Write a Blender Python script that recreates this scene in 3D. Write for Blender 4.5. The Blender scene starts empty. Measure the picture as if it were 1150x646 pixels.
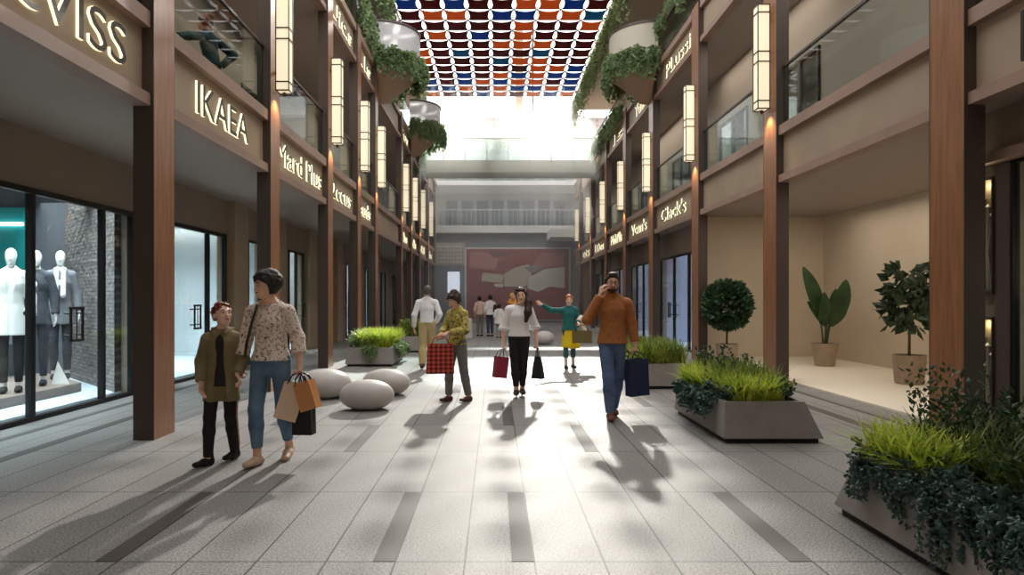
import bpy, bmesh, math, random
import numpy as np
from mathutils import Vector, Matrix, Euler
random.seed(7)
C = bpy.context.scene.collection
SC = bpy.context.scene
PI = math.pi

# ------------------------------------------------------------------ camera, sky, sun, exposure
F_PX = 720.0                      # focal length in pixels of the 1150 px wide frame
CAM_H = 1.5
cam_d = bpy.data.cameras.new('camera'); cam = bpy.data.objects.new('camera', cam_d); C.objects.link(cam)
cam_d.sensor_fit = 'HORIZONTAL'; cam_d.sensor_width = 36.0
cam_d.lens = 36.0 * F_PX / 1150.0
cam_d.shift_x = (575 - 556) / 1150.0
cam_d.shift_y = (336 - 323) / 1150.0
cam_d.clip_start = 0.05; cam_d.clip_end = 500
cam.location = (0, 0, CAM_H); cam.rotation_euler = (PI / 2, 0, 0)
SC.camera = cam
SC.view_settings.view_transform = 'Standard'; SC.view_settings.look = 'None'
SC.view_settings.exposure = 0.15; SC.view_settings.gamma = 1.0
SC.view_settings.use_curve_mapping = False

SUN_TAN = 0.55
w = bpy.data.worlds.new('sky'); SC.world = w; w.use_nodes = True
nt = w.node_tree; nt.nodes.clear()
bg = nt.nodes.new('ShaderNodeBackground'); out = nt.nodes.new('ShaderNodeOutputWorld')
bg.inputs['Color'].default_value = (1.0, 0.985, 0.965, 1); bg.inputs['Strength'].default_value = 2.6
nt.links.new(bg.outputs[0], out.inputs[0])
sd = bpy.data.lights.new('sun', 'SUN'); so = bpy.data.objects.new('sun', sd); C.objects.link(so)
sd.energy = 11.0; sd.angle = math.radians(1.6); sd.color = (1.0, 0.95, 0.87)
so.rotation_euler = Vector((0.086, 1.0, SUN_TAN)).to_track_quat('Z', 'Y').to_euler()
so.location = (3, 45, 25)

def area(name, loc, size, energy, col=(1, 1, 1), rot=(0, 0, 0)):
    d = bpy.data.lights.new(name, 'AREA'); o = bpy.data.objects.new(name, d); C.objects.link(o)
    d.shape = 'RECTANGLE'; d.spread = math.radians(110) if name == 'shop_lamp' else PI; d.size, d.size_y = size; d.energy = energy; d.color = col
    o.location = loc; o.rotation_euler = rot
    return o

# lamps of the shops and the alcove, plus added gallery fill
area('shop_lamp', (-7.0, 8.3, 3.3), (2.2, 4.5), 330, (0.9, 0.96, 1.0))
area('shop_lamp', (-7.4, 13.2, 3.3), (2.2, 4.5), 260, (0.92, 0.98, 1.0))
area('shop_lamp', (-7.4, 18.5, 3.3), (2.2, 4.5), 230, (1.0, 0.96, 0.88))
area('shop_lamp', (-7.4, 28, 3.3), (2.2, 12), 250, (0.95, 0.97, 1.0))
area('shop_lamp', (7.6, 21, 3.3), (2.6, 7), 220, (0.86, 0.9, 1.0))
area('shop_lamp', (7.6, 30, 3.3), (2.6, 10), 150, (0.95, 0.97, 1.0))
area('shop_lamp', (7.6, 5.2, 3.3), (2.6, 3), 160, (1.0, 0.93, 0.83))
area('alcove_lamp', (6.9, 11.5, 3.5), (2.2, 7.0), 65, (1.0, 0.88, 0.72))
for _y in (8, 15, 24):
    area('upper_shop_lamp', (-7.6, _y, 7.4), (2, 5), 70, (1.0, 0.93, 0.82))
    area('gallery_fill', (-4.9, _y, 7.75), (0.8, 6), 45, (1.0, 0.9, 0.78)); area('gallery_fill', (5.75, _y, 7.75), (0.8, 6), 45, (1.0, 0.9, 0.78))  # fill lights added under the gallery soffits to brighten both galleries
    area('upper_shop_lamp', (8.2, _y, 7.4), (2, 5), 70, (1.0, 0.93, 0.82))

# ------------------------------------------------------------------ sunlit haze between the buildings
def haze(y0, y1, dens):
    me = bpy.data.meshes.new('haze'); x0, x1, z0, z1 = -3.55, 4.85, 0.02, 11.2
    me.from_pydata([(x0, y0, z0), (x1, y0, z0), (x1, y1, z0), (x0, y1, z0), (x0, y0, z1), (x1, y0, z1), (x1, y1, z1), (x0, y1, z1)], [],
                   [(3, 2, 1, 0), (4, 5, 6, 7), (0, 1, 5, 4), (1, 2, 6, 5), (2, 3, 7, 6), (3, 0, 4, 7)])
    o = bpy.data.objects.new('haze', me); C.objects.link(o); m = bpy.data.materials.new('haze'); m.use_nodes = True; t = m.node_tree; t.nodes.clear()
    v = t.nodes.new('ShaderNodeVolumeScatter'); q = t.nodes.new('ShaderNodeOutputMaterial'); v.inputs['Density'].default_value = dens; v.inputs['Anisotropy'].default_value = 0.55
    v.inputs['Color'].default_value = (1, .98, .95, 1); t.links.new(v.outputs[0], q.inputs['Volume']); me.materials.append(m)
    o['kind'] = 'stuff'; o['label'] = 'bright sunlit haze filling the far end of the walkway'; o['category'] = 'haze'
haze(28.5, 40.3, 0.05)

# ------------------------------------------------------------------ helpers
def lin(c):
    return tuple((v / 255.0 / 12.92) if v / 255.0 <= 0.04045 else ((v / 255.0 + 0.055) / 1.055) ** 2.4 for v in c)
def rgba(c): return (*lin(c), 1.0)

MATS = {}
def mat(name, col, rough=0.6, metal=0.0, col2=None, scale=8.0, emit=None, estr=0.0, bump=0.0, bscale=60.0, trans=0.0, coords='Object', stretch=None, spec=None):
    if name in MATS: return MATS[name]
    m = bpy.data.materials.new(name); m.use_nodes = True
    t = m.node_tree; b = t.nodes['Principled BSDF']
    b.inputs['Base Color'].default_value = rgba(col); b.inputs['Roughness'].default_value = rough
    b.inputs['Metallic'].default_value = metal
    if spec is not None: b.inputs['Specular IOR Level'].default_value = spec
    tc = t.nodes.new('ShaderNodeTexCoord'); vec = tc.outputs[coords]
    if stretch:
        mp = t.nodes.new('ShaderNodeMapping'); mp.inputs['Scale'].default_value = stretch
        t.links.new(vec, mp.inputs[0]); vec = mp.outputs[0]
    if col2 is not None:
        n = t.nodes.new('ShaderNodeTexNoise'); n.inputs['Scale'].default_value = scale; n.inputs['Detail'].default_value = 4
        t.links.new(vec, n.inputs['Vector'])
        r = t.nodes.new('ShaderNodeValToRGB'); r.color_ramp.elements[0].position = 0.35; r.color_ramp.elements[1].position = 0.65
        r.color_ramp.elements[0].color = rgba(col); r.color_ramp.elements[1].color = rgba(col2)
        t.links.new(n.outputs[0], r.inputs[0]); t.links.new(r.outputs[0], b.inputs['Base Color'])
    if bump:
        n2 = t.nodes.new('ShaderNodeTexNoise'); n2.inputs['Scale'].default_value = bscale; n2.inputs['Detail'].default_value = 3
        t.links.new(vec, n2.inputs['Vector'])
        bp = t.nodes.new('ShaderNodeBump'); bp.inputs['Strength'].default_value = bump; bp.inputs['Distance'].default_value = 0.02
        t.links.new(n2.outputs[0], bp.inputs['Height']); t.links.new(bp.outputs[0], b.inputs['Normal'])
    if emit is not None:
        b.inputs['Emission Color'].default_value = rgba(emit); b.inputs['Emission Strength'].default_value = estr
    if trans:
        tr = t.nodes.new('ShaderNodeBsdfTranslucent'); mx = t.nodes.new('ShaderNodeMixShader'); mx.inputs[0].default_value = trans
        if col2 is not None: t.links.new(r.outputs[0], tr.inputs[0])
        else: tr.inputs[0].default_value = rgba(col)
        o = t.nodes['Material Output']
        t.links.new(b.outputs[0], mx.inputs[1]); t.links.new(tr.outputs[0], mx.inputs[2]); t.links.new(mx.outputs[0], o.inputs[0])
    MATS[name] = m
    return m

def glass(name, tint=(235, 242, 242), refl=1.0):
    if name in MATS: return MATS[name]
    m = bpy.data.materials.new(name); m.use_nodes = True; t = m.node_tree; t.nodes.clear()
    o = t.nodes.new('ShaderNodeOutputMaterial'); mx = t.nodes.new('ShaderNodeMixShader')
    tr = t.nodes.new('ShaderNodeBsdfTransparent'); tr.inputs[0].default_value = rgba(tint)
    gl = t.nodes.new('ShaderNodeBsdfGlossy'); gl.inputs['Roughness'].default_value = 0.02
    fr = t.nodes.new('ShaderNodeFresnel'); ge = t.nodes.new('ShaderNodeNewGeometry')   # same reflectance on both faces of a pane
    io = t.nodes.new('ShaderNodeMath'); io.operation = 'MULTIPLY_ADD'; io.inputs[1].default_value = 1 / 1.45 - 1.45; io.inputs[2].default_value = 1.45
    t.links.new(ge.outputs['Backfacing'], io.inputs[0]); t.links.new(io.outputs[0], fr.inputs[0])
    mu = t.nodes.new('ShaderNodeMath'); mu.operation = 'MULTIPLY'; mu.inputs[1].default_value = refl
    t.links.new(fr.outputs[0], mu.inputs[0]); t.links.new(mu.outputs[0], mx.inputs[0])
    t.links.new(tr.outputs[0], mx.inputs[1]); t.links.new(gl.outputs[0], mx.inputs[2]); t.links.new(mx.outputs[0], o.inputs[0])
    MATS[name] = m
    return m

class MB:
    def __init__(s): s.v = []; s.f = []; s.m = []; s.cur = 0
    def add(s, vs, fs):
        n = len(s.v); s.v += [tuple(p) for p in vs]; s.f += [tuple(i + n for i in f) for f in fs]; s.m += [s.cur] * len(fs); return s
    def box(s, x0, x1, y0, y1, z0, z1):
        return s.add([(x0, y0, z0), (x1, y0, z0), (x1, y1, z0), (x0, y1, z0), (x0, y0, z1), (x1, y0, z1), (x1, y1, z1), (x0, y1, z1)],
                     [(3, 2, 1, 0), (4, 5, 6, 7), (0, 1, 5, 4), (1, 2, 6, 5), (2, 3, 7, 6), (3, 0, 4, 7)])
    def hexa(s, lo, hi):   # two quads (counter-clockwise from above)
        return s.add(list(lo) + list(hi), [(3, 2, 1, 0), (4, 5, 6, 7), (0, 1, 5, 4), (1, 2, 6, 5), (2, 3, 7, 6), (3, 0, 4, 7)])
    def quad(s, a, b, c, d): return s.add([a, b, c, d], [(0, 1, 2, 3)])
    def tube(s, pts, r, n=8, caps=True):
        pts = [Vector(p) for p in pts]; rs = r if isinstance(r, (list, tuple)) else [r] * len(pts)
        vs = []; up = None
        for i, p in enumerate(pts):
            d = (pts[min(i + 1, len(pts) - 1)] - pts[max(i - 1, 0)])
            d = d.normalized() if d.length > 1e-9 else Vector((0, 0, 1))
            if up is None: up = Vector((1, 0, 0)) if abs(d.x) < 0.8 else Vector((0, 1, 0))
            a = (up - d * up.dot(d)).normalized(); up = a; b = d.cross(a)
            for k in range(n):
                t = 2 * PI * k / n; vs.append(p + (a * math.cos(t) + b * math.sin(t)) * rs[i])
        fs = [(i * n + k, i * n + (k + 1) % n, (i + 1) * n + (k + 1) % n, (i + 1) * n + k) for i in range(len(pts) - 1) for k in range(n)]
        if caps: fs += [tuple(range(n - 1, -1, -1)), tuple((len(pts) - 1) * n + k for k in range(n))]
        return s.add(vs, fs)
    def lathe(s, prof, c, n=32, a0=0.0, a1=2 * PI):
        full = abs(a1 - a0 - 2 * PI) < 1e-6; m = n if full else n + 1
        vs = []
        for (r, z) in prof:
            for k in range(m):
                t = a0 + (a1 - a0) * k / n; vs.append((c[0] + r * math.cos(t), c[1] + r * math.sin(t), c[2] + z))
        fs = []
        for i in range(len(prof) - 1):
            for k in range(n):
                k2 = (k + 1) % m; fs.append((i * m + k, i * m + k2, (i + 1) * m + k2, (i + 1) * m + k))
        return s.add(vs, fs)
    def build(s, name, mats, parent=None, local=False, smooth=False, bevel=0.0):
        me = bpy.data.meshes.new(name)
        off = Vector((0, 0, 0))
        if parent is not None and not local: off = WORLD[parent.name]
        me.from_pydata([(p[0] - off.x, p[1] - off.y, p[2] - off.z) for p in s.v], [], s.f)
        if not isinstance(mats, (list, tuple)): mats = [mats]
        for mm in mats: me.materials.append(mm)
        if len(mats) > 1: me.polygons.foreach_set('material_index', s.m)
        if smooth: me.polygons.foreach_set('use_smooth', [True] * len(me.polygons))
        me.update()
        o = bpy.data.objects.new(name, me); C.objects.link(o)
        if parent is not None: o.parent = parent
        WORLD[o.name] = off.copy()
        if bevel:
            bv = o.modifiers.new('edge', 'BEVEL'); bv.width = bevel; bv.segments = 2; bv.limit_method = 'ANGLE'; bv.angle_limit = 0.6
        return o
WORLD = {}
def tag(o, label, cat, group=None):
    o['label'] = label; o['category'] = cat
    if group: o['group'] = group
    return o
def struct(o): o['kind'] = 'structure'; return o
def empty(name, loc, label, cat, group=None, rz=0.0):
    o = bpy.data.objects.new(name, None); C.objects.link(o); o.empty_display_size = 0.1
    o.location = loc; o.rotation_euler = (0, 0, rz); WORLD[o.name] = Vector(loc)
    if label: tag(o, label, cat, group)
    return o
def box(x0, x1, y0, y1, z0, z1): return MB().box(x0, x1, y0, y1, z0, z1)
ORD = ['first', 'second', 'third', 'fourth', 'fifth', 'sixth', 'seventh', 'eighth', 'ninth', 'tenth', 'eleventh', 'twelfth', 'thirteenth', 'fourteenth', 'fifteenth', 'sixteenth', 'seventeenth']

# ------------------------------------------------------------------ materials of the building
M_dark = mat('bronze_metal', (80, 70, 65), 0.45, 0.3)
M_black = mat('black_metal', (22, 22, 24), 0.4, 0.2)
M_wood = mat('brown_wood', (156, 106, 70), 0.36, 0.0, (132, 88, 58), 3.0, stretch=(6, 6, 0.5))
M_ledge = mat('brown_ledge', (158, 130, 114), 0.5, 0.0, (146, 120, 106), 1.5)
M_panel = mat('taupe_panel', (170, 150, 128), 0.6, 0.0, (158, 140, 119), 1.2)
M_soffit = mat('taupe_soffit', (160, 148, 138), 0.8)
M_wallshop = mat('taupe_wall', (150, 134, 118), 0.75, 0.0, (140, 126, 112), 1.0)
M_upwall = mat('upper_wall', (172, 160, 146), 0.8)
M_beige = mat('beige_wall', (214, 200, 180), 0.8, 0.0, (206, 191, 171), 0.7)
M_white = mat('white_plaster', (232, 230, 226), 0.7)
M_pale = mat('pale_grey_wall', (196, 198, 200), 0.7)
M_grey = mat('grey_wall', (150, 153, 158), 0.7, 0.0, (142, 145, 150), 0.6)
M_glow = mat('lantern_glass', (235, 226, 196), 0.5, emit=(255, 240, 206), estr=0.6)
M_halo = mat('lit_letter_side', (255, 246, 214), 0.5, emit=(255, 244, 205), estr=1.15)
M_letter = mat('letter_face', (74, 68, 52), 0.5)
M_glass = glass('clear_glass', (232, 240, 240), 1.0)
M_rail = glass('rail_glass', (232, 238, 237), 0.35)
M_conc = mat('planter_concrete', (160, 155, 151), 0.75, 0.0, (148, 143, 140), 5.0, bump=0.05, bscale=90)
M_soil = mat('soil', (54, 42, 34), 0.95, bump=0.6, bscale=40)
M_stone = mat('smooth_stone', (206, 202, 198), 0.45, 0.0, (194, 190, 187), 3.0)

# floor paving
def paving():
    m = bpy.data.materials.new('granite_paving'); m.use_nodes = True; t = m.node_tree; b = t.nodes['Principled BSDF']
    N = t.nodes.new; L = t.links.new
    tc = N('ShaderNodeTexCoord'); sx = N('ShaderNodeSeparateXYZ'); L(tc.outputs['Object'], sx.inputs[0])
    def fr(sock, off, per, width):
        a = N('ShaderNodeMath'); a.operation = 'SUBTRACT'; L(sock, a.inputs[0]); a.inputs[1].default_value = off
        d = N('ShaderNodeMath'); d.operation = 'DIVIDE'; L(a.outputs[0], d.inputs[0]); d.inputs[1].default_value = per
        f = N('ShaderNodeMath'); f.operation = 'PINGPONG'; L(d.outputs[0], f.inputs[0]); f.inputs[1].default_value = 0.5
        g = N('ShaderNodeMath'); g.operation = 'LESS_THAN'; L(f.outputs[0], g.inputs[0]); g.inputs[1].default_value = width / per / 2
        fl = N('ShaderNodeMath'); fl.operation = 'FLOOR'; L(d.outputs[0], fl.inputs[0])
        return g, fl
    gx, fx = fr(sx.outputs[0], 0.225, 0.397, 0.011)
    gy, fy = fr(sx.outputs[1], 3.66, 1.323, 0.011)
    mx = N('ShaderNodeMath'); mx.operation = 'MAXIMUM'; L(gx.outputs[0], mx.inputs[0]); L(gy.outputs[0], mx.inputs[1])
    cv = N('ShaderNodeCombineXYZ'); L(fx.outputs[0], cv.inputs[0]); L(fy.outputs[0], cv.inputs[1])
    wn = N('ShaderNodeTexWhiteNoise'); wn.noise_dimensions = '2D'; L(cv.outputs[0], wn.inputs[0])
    no = N('ShaderNodeTexNoise'); no.inputs['Scale'].default_value = 75; no.inputs['Detail'].default_value = 4; L(tc.outputs['Object'], no.inputs['Vector'])
    n2 = N('ShaderNodeTexNoise'); n2.inputs['Scale'].default_value = 1.3; n2.inputs['Detail'].default_value = 5; L(tc.outputs['Object'], n2.inputs['Vector'])
    r = N('ShaderNodeValToRGB'); r.color_ramp.elements[0].position = 0.3; r.color_ramp.elements[1].position = 0.7
    r.color_ramp.elements[0].color = rgba((84, 83, 82)); r.color_ramp.elements[1].color = rgba((166, 164, 161)); L(no.outputs[0], r.inputs[0])
    v = N('ShaderNodeMath'); v.operation = 'MULTIPLY_ADD'; L(wn.outputs[0], v.inputs[0]); v.inputs[1].default_value = 0.14; v.inputs[2].default_value = 0.80
    v2 = N('ShaderNodeMath'); v2.operation = 'MULTIPLY_ADD'; L(n2.outputs[0], v2.inputs[0]); v2.inputs[1].default_value = 0.25; L(v.outputs[0], v2.inputs[2])
    c1 = N('ShaderNodeMix'); c1.data_type = 'RGBA'; c1.blend_type = 'MULTIPLY'; c1.inputs[0].default_value = 1.0
    L(r.outputs[0], c1.inputs[6]); L(v2.outputs[0], c1.inputs[7])
    c2 = N('ShaderNodeMix'); c2.data_type = 'RGBA'; L(mx.outputs[0], c2.inputs[0]); L(c1.outputs[2], c2.inputs[6]); c2.inputs[7].default_value = rgba((38, 36, 35))
    L(c2.outputs[2], b.inputs['Base Color']); b.inputs['Roughness'].default_value = 0.55
    bp = N('ShaderNodeBump'); bp.inputs['Strength'].default_value = 0.12; bp.inputs['Distance'].default_value = 0.01
    L(no.outputs[0], bp.inputs['Height']); L(bp.outputs[0], b.inputs['Normal'])
    return m
M_floor = paving()
M_strip = mat('dark_granite', (88, 83, 79), 0.6, 0.0, (68, 64, 62), 160, bump=0.15, bscale=130)

def brickmat():
    m = bpy.data.materials.new('brick_wall'); m.use_nodes = True; t = m.node_tree; b = t.nodes['Principled BSDF']
    tc = t.nodes.new('ShaderNodeTexCoord'); br = t.nodes.new('ShaderNodeTexBrick'); br.inputs['Scale'].default_value = 4.0
    br.inputs['Color1'].default_value = rgba((142, 134, 130)); br.inputs['Color2'].default_value = rgba((112, 105, 104)); br.inputs['Mortar'].default_value = rgba((88, 84, 84))
    br.inputs['Mortar Size'].default_value = 0.03
    mp = t.nodes.new('ShaderNodeMapping'); mp.inputs['Rotation'].default_value = (PI / 2, 0, 0)
    t.links.new(tc.outputs['Object'], mp.inputs[0]); t.links.new(mp.outputs[0], br.inputs['Vector'])
    t.links.new(br.outputs['Color'], b.inputs['Base Color'])
    no = t.nodes.new('ShaderNodeTexNoise'); no.inputs['Scale'].default_value = 9; t.links.new(tc.outputs['Object'], no.inputs['Vector'])
    bp = t.nodes.new('ShaderNodeBump'); bp.inputs['Strength'].default_value = 0.9; bp.inputs['Distance'].default_value = 0.06
    t.links.new(no.outputs[0], bp.inputs['Height']); t.links.new(bp.outputs[0], b.inputs['Normal']); b.inputs['Roughness'].default_value = 0.9
    return m
M_brick = brickmat()

# ------------------------------------------------------------------ the setting
XL, XR = -3.62, 4.95              # corridor faces of the columns
SL, SR = -5.68, 5.55              # shop fronts on the ground floor
YB, YE = -7.0, 41.0
struct(box(-14, 16, YB - 3, 75, -0.3, 0.0).build('floor', M_floor))
st = MB()
for (xa, xb, ya, yb) in [(0.095, 0.225, 3.66, 4.98), (-0.70, -0.57, 3.66, 4.98), (1.68, 1.81, 3.66, 4.98), (0.885, 1.018, 6.3, 7.62), (-1.49, -1.363, 6.3, 7.62),
                         (0.095, 0.225, 7.63, 8.95), (-2.285, -2.157, 3.66, 4.98), (2.08, 2.21, 8.95, 10.27), (-0.70, -0.57, 10.3, 11.6), (-2.68, -2.555, 7.63, 8.95), (-4.67, -4.54, 5.0, 9.0), (-5.3, -5.2, 5.0, 14), (4.3, 4.45, 6.3, 14), (4.85, 4.93, 7.4, 11.1)]:
    st.box(xa, xb, ya, yb, -0.05, 0.0025)
struct(st.build('floor_inlay', M_strip))
# slabs: soffit of each upper floor
def slab(name, x0, x1, z0, z1, m=M_soffit, y0=YB, y1=YE): return struct(box(x0, x1, y0, y1, z0, z1).build(name, m))
slab('ceiling_left_arcade', -10.2, -3.87, 3.58, 3.9)
slab('ceiling_right_arcade', 5.2, 10.6, 3.60, 3.9)
slab('ceiling_left_gallery', -10.2, -3.87, 7.78, 8.1)
slab('ceiling_right_gallery', 5.2, 10.6, 7.78, 8.1)
slab('ceiling_left_roof', -10.2, -3.53, 11.4, 11.9, y1=33.5)
slab('ceiling_right_roof', 4.08, 10.6, 11.4, 11.9, mat('sand_soffit', (214, 194, 174), .8), y1=33.5)
slab('sky_blocker_near', -3.53, 4.08, 11.5, 11.9, M_soffit, YB, 3.0)  # unseen slab added over the camera to block sky light from the foreground
struct(box(-10.4, -10.2, YB, YE, 0, 12).build('wall_left_outer', M_wallshop))
struct(box(10.6, 10.8, YB, YE, 0, 12).build('wall_right_outer', M_wallshop))
struct(box(-10.4, 10.8, YB - 0.3, YB, 0, 12).build('wall_back', M_wallshop))
# upper floor walls, set back behind the galleries
def wall_with_openings(name, X, th, y0, y1, z0, z1, ops, m, sgn):
    b = MB(); a, c = (X - th, X) if sgn < 0 else (X, X + th); y = y0
    for (ya, yb, zt) in sorted(ops):
        if ya > y: b.box(a, c, y, ya, z0, z1)
        b.box(a, c, ya, yb, zt, z1); y = yb
    if y < y1: b.box(a, c, y, y1, z0, z1)
    return struct(b.build(name, m))
WN = [0]
def window(X, sgn, ya, yb, z0, zt, mull=(), handle=None, fw=0.05, door=False):
    WN[0] += 1
    nm = ('door_%d' if door else 'window_%d') % WN[0]
    b = MB(); x0, x1 = X - 0.05, X + 0.03
    b.box(x0, x1, ya, ya + fw, z0, zt); b.box(x0, x1, yb - fw, yb, z0, zt); b.box(x0, x1, ya + fw, yb - fw, zt - fw, zt); b.box(x0, x1, ya + fw, yb - fw, z0, z0 + 0.06)
    for q in mull: b.box(x0, x1, q - fw / 2, q + fw / 2, z0 + 0.06, zt - fw)
    o = struct(b.build(nm, M_black))
    box(X - 0.02, X - 0.005, ya + fw, yb - fw, z0 + 0.06, zt - fw).build('glass', M_glass, o)
    if handle:
        for hy in handle:
            h = MB(); s = -sgn; xx = X + s * 0.09
            for q in (-.12, 0.0, .12): h.tube([(xx, hy + q, .95), (xx, hy + q, 1.38)], .018 if q else .008)
            for zz in (.95, 1.38): h.tube([(xx, hy - .135, zz), (xx, hy + .135, zz)], .02)
            for zz in (1.02, 1.31):
                for q in (-.12, .12): h.tube([(X, hy + q, zz), (xx, hy + q, zz)], .012)
            h.build('handle', M_black, o)
    return o
opsL = [(5.0, 10.05, 2.86), (11.1, 13.5, 2.86), (14.7, 15.6, 2.86), (17.6, 19.0, 2.86), (24.4, 25.6, 2.86), (28.0, 29.4, 2.86), (31.0, 33.2, 2.86), (35.5, 38, 2.86)]
wall_with_openings('wall_left', SL, 0.18, YB, YE, 0, 3.6, opsL, M_wallshop, -1)
window(SL, -1, 5.0, 10.05, 0, 2.86, (6.4, 7.85, 9.27), handle=(8.57,), fw=0.07)
window(SL, -1, 11.1, 13.5, 0, 2.86, (12.67,), handle=(12.05,), fw=0.07, door=True)
window(SL, -1, 14.7, 15.6, 0, 2.86)
window(SL, -1, 17.6, 19.0, 0, 2.86, (18.3,), handle=(18.75,), door=True)
for a_, b_ in ((24.4, 25.6), (28.0, 29.4), (31.0, 33.2), (35.5, 38)): window(SL, -1, a_, b_, 0, 2.86, ((a_ + b_) / 2,))
# pilasters on the left shop wall
pl = MB()
for ya in (13.6, 16.2, 19.1, 22.5, 26.2, 30): pl.box(SL, SL + 0.16, ya, ya + 0.75, 0, 3.58)
struct(pl.build('trim_left', M_panel))
opsR = [(0.5, 6.84, 2.98), (16.8, 21.4, 2.84), (22.7, 26.1, 2.84), (27, 30, 2.84), (31.5, 35, 2.84)]
wall_with_openings('wall_right', SR, 0.18, YB, 7.35, 0, 3.6, [opsR[0]], M_wallshop, 1)
wall_with_openings('wall_right_far', SR, 0.18, 16.56, YE, 0, 3.6, opsR[1:], M_wallshop, 1)
window(SR, 1, 16.8, 21.4, 0, 2.84, (18.3, 19.8), handle=(19.5, 20.1), fw=0.07, door=True)
window(SR, 1, 22.7, 26.1, 0, 2.84, (23.9, 25.0), handle=(24.7,), fw=0.07, door=True)
window(SR, 1, 27, 30, 0, 2.84, (28.5,)); window(SR, 1, 31.5, 35, 0, 2.84, (33,))
window(SR, 1, 0.5, 6.84, 0, 2.98, (3.5,), fw=0.025)
# alcove on the right
struct(box(5.2, 8.55, 16.4, 16.55, 0, 3.6).build('wall_alcove_back', M_beige))
struct(box(8.4, 8.55, 7.2, 16.4, 0, 3.6).build('wall_alcove_right', M_beige))
struct(box(SR + 0.18, 8.4, 7.2, 7.35, 0, 3.6).build('wall_alcove_near', M_beige))
struct(box(5.3, 8.4, 7.36, 16.4, 0.0, 0.03).build('floor_alcove', mat('white_terrazzo', (238, 228, 210), 0.5)))
# shop rooms
M_room = mat('shop_plaster', (216, 224, 228), 0.7); M_roomfloor = mat('shop_floor', (196, 208, 220), 0.4)
struct(box(-10.2, SL - 0.18, 4, YE, 0.0, 0.06).build('floor_shop_left', M_roomfloor))
struct(box(SR + 0.18, 10.6, 16.55, YE, 0.0, 0.03).build('floor_shop_right', M_roomfloor))
r_ = MB()
for y_ in (4.0, 16.4, 23, 30): r_.box(-10.2, SL - 0.18, y_, y_ + 0.12, 0.06, 3.58)
r_.box(-9.4, -9.3, 12.2, YE, 0.06, 3.58)
struct(r_.build('wall_shop_left', M_room))
r_ = MB()
for y_ in (22.0, 30): r_.box(SR + 0.18, 10.6, y_, y_ + 0.12, 0.03, 3.6)
r_.box(9.3, 9.4, 16.55, YE, 0.03, 3.6)
struct(r_.build('wall_shop_right', mat('lilac_plaster', (186, 188, 208), 0.7)))
bw = MB(); P0, P1 = Vector((-5.9, 9.95, 0)), Vector((-8.0, 12.05, 0))
bw.hexa([(-5.88, 9.9, 0.06), (-5.88, 10.15, 0.06), (-8.0, 12.2, 0.06), (-8.1, 12.05, 0.06)], [(-5.88, 9.9, 3.58), (-5.88, 10.15, 3.58), (-8.0, 12.2, 3.58), (-8.1, 12.05, 3.58)])
struct(bw.build('wall_shop_brick', M_brick))
struct(box(-10.2, -8.05, 12.0, 12.15, 0.06, 3.58).build('wall_shop_grey', mat('slate_plaster', (108, 110, 118), 0.8)))
struct(box(-10.2, -8.72, 11.9, 12.0, 1.2, 3.2).build('wall_shop_teal', mat('teal_paint', (40, 176, 176), 0.6)))
# upper gallery walls with lit doorways
UL, UR = -6.1, 6.4
oL = [(9.2, 11.6, 6.5), (15.4, 16.4, 6.7), (18.6, 20.6, 6.5), (23.5, 25, 6.5), (28, 30, 6.5)]
oR = [(12.6, 14.2, 6.5), (16.2, 18.2, 6.4), (21, 23, 6.4), (26, 28, 6.4)]
wall_with_openings('wall_left_gallery', UL, 0.15, YB, YE, 3.9, 7.8, oL, M_upwall, -1)
wall_with_openings('wall_right_gallery', UR, 0.15, YB, YE, 3.9, 7.8, oR, M_upwall, 1)
for (a_, b_, t_) in oL: window(UL, -1, a_, b_, 3.9, t_, ((a_ + b_) / 2,), fw=0.06)
for (a_, b_, t_) in oR: window(UR, 1, a_, b_, 3.9, t_, ((a_ + b_) / 2,), fw=0.06)
struct(box(-9.3, -9.2, YB, YE, 3.9, 7.78).build('wall_left_gallery_room', M_white))
struct(box(9.5, 9.6, YB, YE, 3.9, 7.78).build('wall_right_gallery_room', M_white))
struct(box(-6.4, -6.2, YB, 33.4, 8.1, 11.4).build('wall_left_top', M_upwall))
struct(box(6.4, 6.6, YB, 33.4, 8.1, 11.4).build('wall_right_top', M_upwall))

# ------------------------------------------------------------------ columns
LY = [6.8, 10.34, 13.9, 16.9, 19.4, 24.8, 27.7, 30.8, 34.7, 38.6]
RY = [6.76, 11.28, 15.6, 20.1, 24.3, 28.5, 33.0, 37.5]
def column(side, y, i):
    s = -1 if side == 'left' else 1; X = XL if s < 0 else XR; D = 0.44 if s < 0 else 0.55; W = 0.22
    top = 12.0 if y < 12 else 9.36
    xin = X; xout = X + s * W
    e = empty('column', ((xin + xout) / 2, y + D / 2, 0), 'tall bronze and wood column, %s along the %s side of the walkway counting from the front' % (ORD[i], side), 'column', 'columns along the walkway')
    b = MB(); a, c = sorted((xin + s * 0.03, xout))
    b.box(a, c, y, y + D, 0, top - 0.6)
    b.build('metal_core', M_dark, e)
    a, c = sorted((xin, xin + s * 0.03)); box(a, c, y + 0.012, y + D - 0.012, 0.0, top - 0.6).build('wood_facing', M_wood, e)
    a, c = sorted((xin + s * 0.0, xin + s * 0.03)); MB().box(a - 0.002, c, y, y + 0.012, 0, top - 0.6).box(a - 0.002, c, y + D - 0.012, y + D, 0, top - 0.6).build('edge_strip', M_dark, e)
for i, y in enumerate(LY): column('left', y, i)
for i, y in enumerate(RY): column('right', y, i)

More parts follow.
